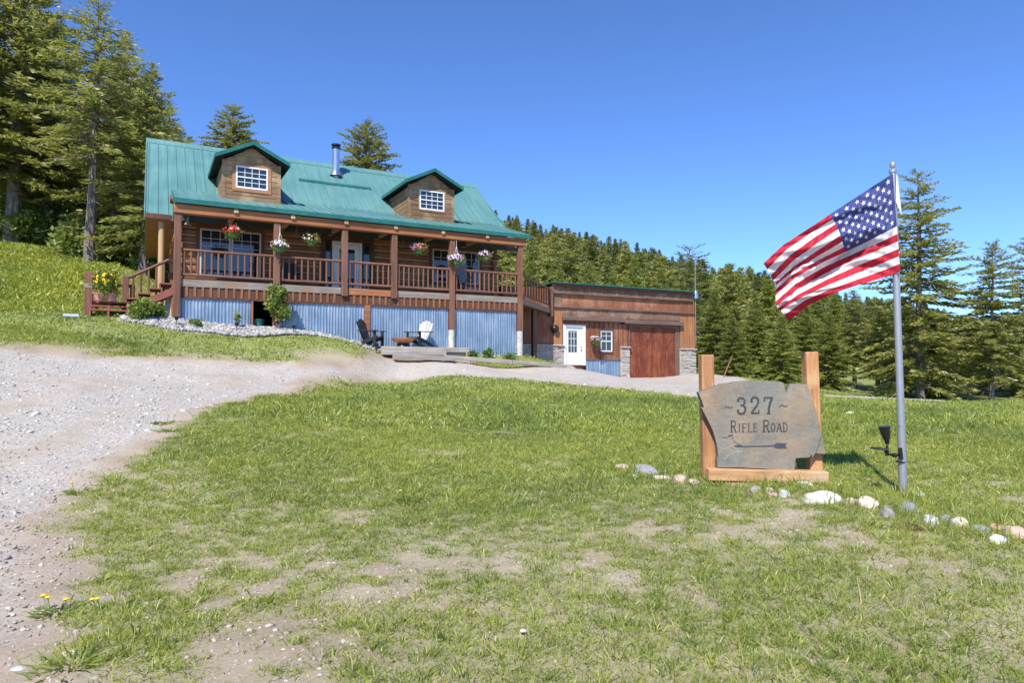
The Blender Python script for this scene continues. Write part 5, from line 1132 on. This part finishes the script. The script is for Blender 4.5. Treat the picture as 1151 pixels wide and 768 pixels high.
# ------------------------------------------------------------------ rocks round the sign
RK = {'tan': (.46, .36, .27), 'grey': (.27, .27, .285), 'pinkish': (.50, .40, .32), 'mauve': (.30, .265, .255), 'cream': (.58, .50, .40), 'white': (.60, .57, .51), 'blue': (.23, .245, .27), 'pale': (.44, .445, .44), 'orange': (.52, .335, .20), 'pink': (.52, .375, .29), 'brown': (.36, .265, .215)}
for k_, c_ in RK.items(): M['rock_'+k_] = rockmat(k_+'_river_stone', c_)
ROCKS = [(700,526.5,18,9,'tan','flat tan rock leftmost of the line of rocks by the sign'),(727.5,530.6,26,15,'grey','large smooth grey boulder left of the sign'),(712,536,12,6,'cream','small cream stone in front of the smooth grey boulder'),
 (744,539,23,8,'pinkish','long pinkish flat stone right of the smooth grey boulder'),(765.5,540,17,12,'tan','tan wedge shaped stone left of the sign timber'),(780.7,541.7,12,7,'pinkish','small pale pink stone below the left sign timber'),
 (834,539,15,10,'blue','blue grey stone against the sill of the sign'),(850,552,15,9,'mauve','flat mauve grey stone below the middle of the sign'),(865.6,551.5,10,7,'pinkish','little pink stone below the middle of the sign'),(869,557,12,7,'brown','brown pink stone just in front of the little pink stone'),
 (883,557,12,11,'pale','pale blue grey stone below the right half of the sign'),(906,545,18,8,'pale','pale flat stone under the right end of the sign sill'),(927,562,43,17,'white','longest white boulder right of the sign'),(956,566,9,14,'tan','narrow tan stone right of the longest white boulder'),
 (977.6,566.6,22,18,'cream','rounded cream boulder left of the flagpole'),(999.5,577.5,15,18,'mauve','upright mauve grey stone left of the flagpole foot'),(1023.7,573,21,16,'blue','dark blue grey boulder at the flagpole foot'),(1048,586.7,16,15,'pale','pale grey rounded stone right of the flagpole'),
 (1064,584.6,14,13,'grey','mid grey rounded stone beside the pale one'),(1081.5,590.6,21,17,'cream','rounded cream boulder right of the mid grey stone'),(1104,597,16,14,'grey','speckled grey stone left of the orange rock'),(1124,595,17,10,'orange','flat orange rock near the right edge'),
 (1124.5,609,18,16,'white','white rounded stone below the orange rock'),(1147,602,25,22,'pink','big pink boulder at the right edge'),(956,465,9,5,'white','white stone alone on the right lawn'),(1037,557,10,5,'pale','half buried pale stone in the tall grass right of the pole'),(588,712,7,3,'white','small white stone in the foreground lawn'),(75,737,22,9,'pinkish','flat pinkish stone in the near left corner of the driveway edge'),(18,757,18,6,'pale','flat pale stone in the bottom left corner')]
bs = bmesh.new(); bmesh.ops.create_icosphere(bs, subdivisions=4, radius=1); bs.verts.index_update(); sv = np.array([tuple(q.co) for q in bs.verts]); sf = np.array([[q.index for q in p.verts] for p in bs.faces]); bs.free()
for i, (px, py, w_, h_, c_, lab) in enumerate(ROCKS):
    p = on_ground(px, py+h_*.42); D = p.y; s = D/F; rs_ = np.random.default_rng(100+i); ph = rs_.uniform(0, 6, 6)
    d = 1+.15*np.sin(sv[:, 0]*2.3+ph[0])*np.cos(sv[:, 1]*2+ph[1])+.11*np.abs(np.sin(sv[:, 2]*2.4+sv[:, 0]*2.2+ph[2]))-.05+.015*np.sin(sv[:, 0]*13+ph[5])*np.sin(sv[:, 1]*11+sv[:, 2]*9)+.03*np.sin(sv[:, 1]*6+ph[3])*np.sin(sv[:, 0]*5+ph[4])
    e_ = np.sign(sv)*np.abs(sv)**.85
    v = e_*d[:, None]*np.array([w_*s*.48, min(w_, h_*1.7)*s*.48, h_*s*.56]); o = np_mesh('river_rock', v, sf, 'rock_'+c_, None, None, True); o.location = (p.x, p.y+.2*w_*s, p.z+h_*s*.20); o.rotation_euler = (rs_.normal()*.08, rs_.normal()*.08, rs_.normal()*.25)
    tag(o, lab, 'rock', 'river rocks around the sign' if i < 24 else None)
# taller grass the mower misses, round the rocks, the sign sill and the pole
SPOT = [on_ground(r[0], r[1]+r[3]*.5) for r in ROCKS[:24]]+[on_ground(800+9*i, 543) for i in range(15)]+[on_ground(1005+i*7, 557+i*2) for i in range(22)]+[on_ground(930+i*9, 553+i*3) for i in range(12)]
gp_ = np.array([tuple(p) for p in SPOT for _ in range(26)]); nn2 = len(gp_); gp_[:, 0] += RNG.normal(size=nn2)*.10; gp_[:, 1] += RNG.normal(size=nn2)*.07+.02; gp_[:, 2] = tps(gp_[:, 0], gp_[:, 1])+bumps(gp_[:, 0], gp_[:, 1])-.01
gd_2 = np.c_[RNG.normal(size=(nn2, 2))*.28, np.ones(nn2)]; gd_2 /= np.linalg.norm(gd_2, axis=1)[:, None]
_e = blades(gp_, gd_2, RNG.gamma(6, .017, nn2), RNG.uniform(.004, .009, nn2), np.clip(.45+RNG.normal(size=nn2)*.25, 0, 1))
tag(np_mesh('tall_grass', _e[0], _e[1], 'grass', _e[2]), 'taller grass growing among the river rocks and at the foot of the sign and flagpole', 'grass', None, 'stuff')
# ------------------------------------------------------------------ small things on the lawn
def dandelion(px, py, k, label, sc=1, seed=0):
    p = on_ground(px, py); r = tag(empty('dandelion', p), label, 'flower', 'dandelions on the lawn edge'); rs_ = random.Random(seed); n_ = 90
    Pn = np.zeros((n_, 3)); rg = np.random.default_rng(seed); Pn[:, :2] = rg.normal(size=(n_, 2))*.05*sc; a = np.arctan2(Pn[:, 1], Pn[:, 0]); D_ = np.c_[np.cos(a)*.9, np.sin(a)*.9, rg.uniform(.25, .9, n_)]; D_ /= np.linalg.norm(D_, axis=1)[:, None]
    V, Fq, Rr = blades(Pn, D_, rg.uniform(.035, .075, n_)*sc, rg.uniform(.007, .013, n_)*sc, rg.random(n_)*.6+.2); np_mesh('leaves', V, Fq, 'leaf_bright', Rr, r)
    for i in range(k):
        x_, y_ = rs_.uniform(-.13, .13)*sc, rs_.uniform(-.08, .08)*sc; z_ = rs_.uniform(.06, .11)*sc; m = MB(); m.tube([(x_*.7, y_*.7, 0), (x_, y_, z_)], .003, 5, 1); m.lathe([(0, z_), (.011*sc, z_+.002), (.017*sc, z_+.010), (.009*sc, z_+.015), (0, z_+.016)], x_, y_, 10); m.build('bloom', ['petal_yellow', 'pot_green'], r, True)
for i, a in enumerate([(66, 690, 3, 'dandelion clump with three blooms at the near left lawn edge', 1), (130, 690, 2, 'dandelion clump with two blooms right of the nearest one', 1), (184, 477, 3, 'dandelion clump where the lawn meets the gravel halfway up the drive', 1.3), (190, 486, 2, 'small dandelion clump just below the one halfway up the drive', 1.2), (92, 555, 1, 'lone dandelion at the bend of the lawn edge', 1.2), (458, 564, 1, 'dandelion alone in the centre of the lawn', 1.2)]): dandelion(*a, seed=i+3)
p = on_ground(85, 755); n_ = 160; rg = np.random.default_rng(2); Pn = np.zeros((n_, 3)); Pn[:, :2] = rg.normal(size=(n_, 2))*.06; a = np.arctan2(Pn[:, 1], Pn[:, 0])+rg.normal(size=n_)*.4; D_ = np.c_[np.cos(a)*.8, np.sin(a)*.8, rg.uniform(.4, 1.2, n_)]; D_ /= np.linalg.norm(D_, axis=1)[:, None]
V, Fq, Rr = blades(Pn, D_, rg.uniform(.05, .11, n_), rg.uniform(.006, .012, n_), rg.random(n_)*.6+.4); o = np_mesh('weed_tuft', V, Fq, 'leaf_bright', Rr); o.location = p; tag(o, 'bright green weed tuft in the near left corner', 'weed')
p = on_ground(1030, 597); n_ = 200; Pn = rg.normal(size=(n_, 3))*np.array([.045, .03, .008]); D_ = rg.normal(size=(n_, 3))*np.array([1, 1, .5])+np.array([0, 0, .4]); D_ /= np.linalg.norm(D_, axis=1)[:, None]
M['dead'] = plain('dead_brown_plant', (.16, .075, .05), .9, vary=.4, sc=30); V, Fq, Rr = blades(Pn, D_, rg.uniform(.03, .07, n_), rg.uniform(.006, .012, n_), rg.random(n_)); o = np_mesh('dead_plant', V, Fq, 'dead', Rr); o.location = p; tag(o, 'small dead reddish brown plant below the flagpole foot', 'plant')
a = at(926, 447, 25); b2 = at(1062, 452.5, 22.5); a.z = gz(a.x, a.y)+.03; b2.z = gz(b2.x, b2.y)+.03; m = MB(); m.box(0, (b2-a).length, -.1, .1, -.09, .09); o = m.build('edging_log', 'greytimber', None, False, .03); o.location = a; o.rotation_euler = (b2-a).to_track_quat('X', 'Z').to_euler(); tag(o, 'long pale timber lying along the far edge of the right lawn', 'timber')
a = at(813, 437, 33); a.z = gz(a.x, a.y)-.1; m = MB(); m.tube([(0, 0, 0), (.5, .1, 1.15)], [.035, .028], 7); o = m.build('wooden_stake', 'stain', None, True); o.location = a; tag(o, 'thin wooden stake leaning in the firs beyond the driveway', 'stake')
p = on_ground(637, 416); m = sv*(1+.12*np.sin(sv[:, [1]]*4+sv[:, [0]]*3))*np.array([.34, .22, .17]); o = np_mesh('step_rock', m, sf, 'rock_brown', None, None, True); q = loc(16.75, 3.2); o.location = (q.x, q.y, gz(q.x, q.y)+.1); tag(o, 'brown rock at the foot of the white garage door', 'rock')
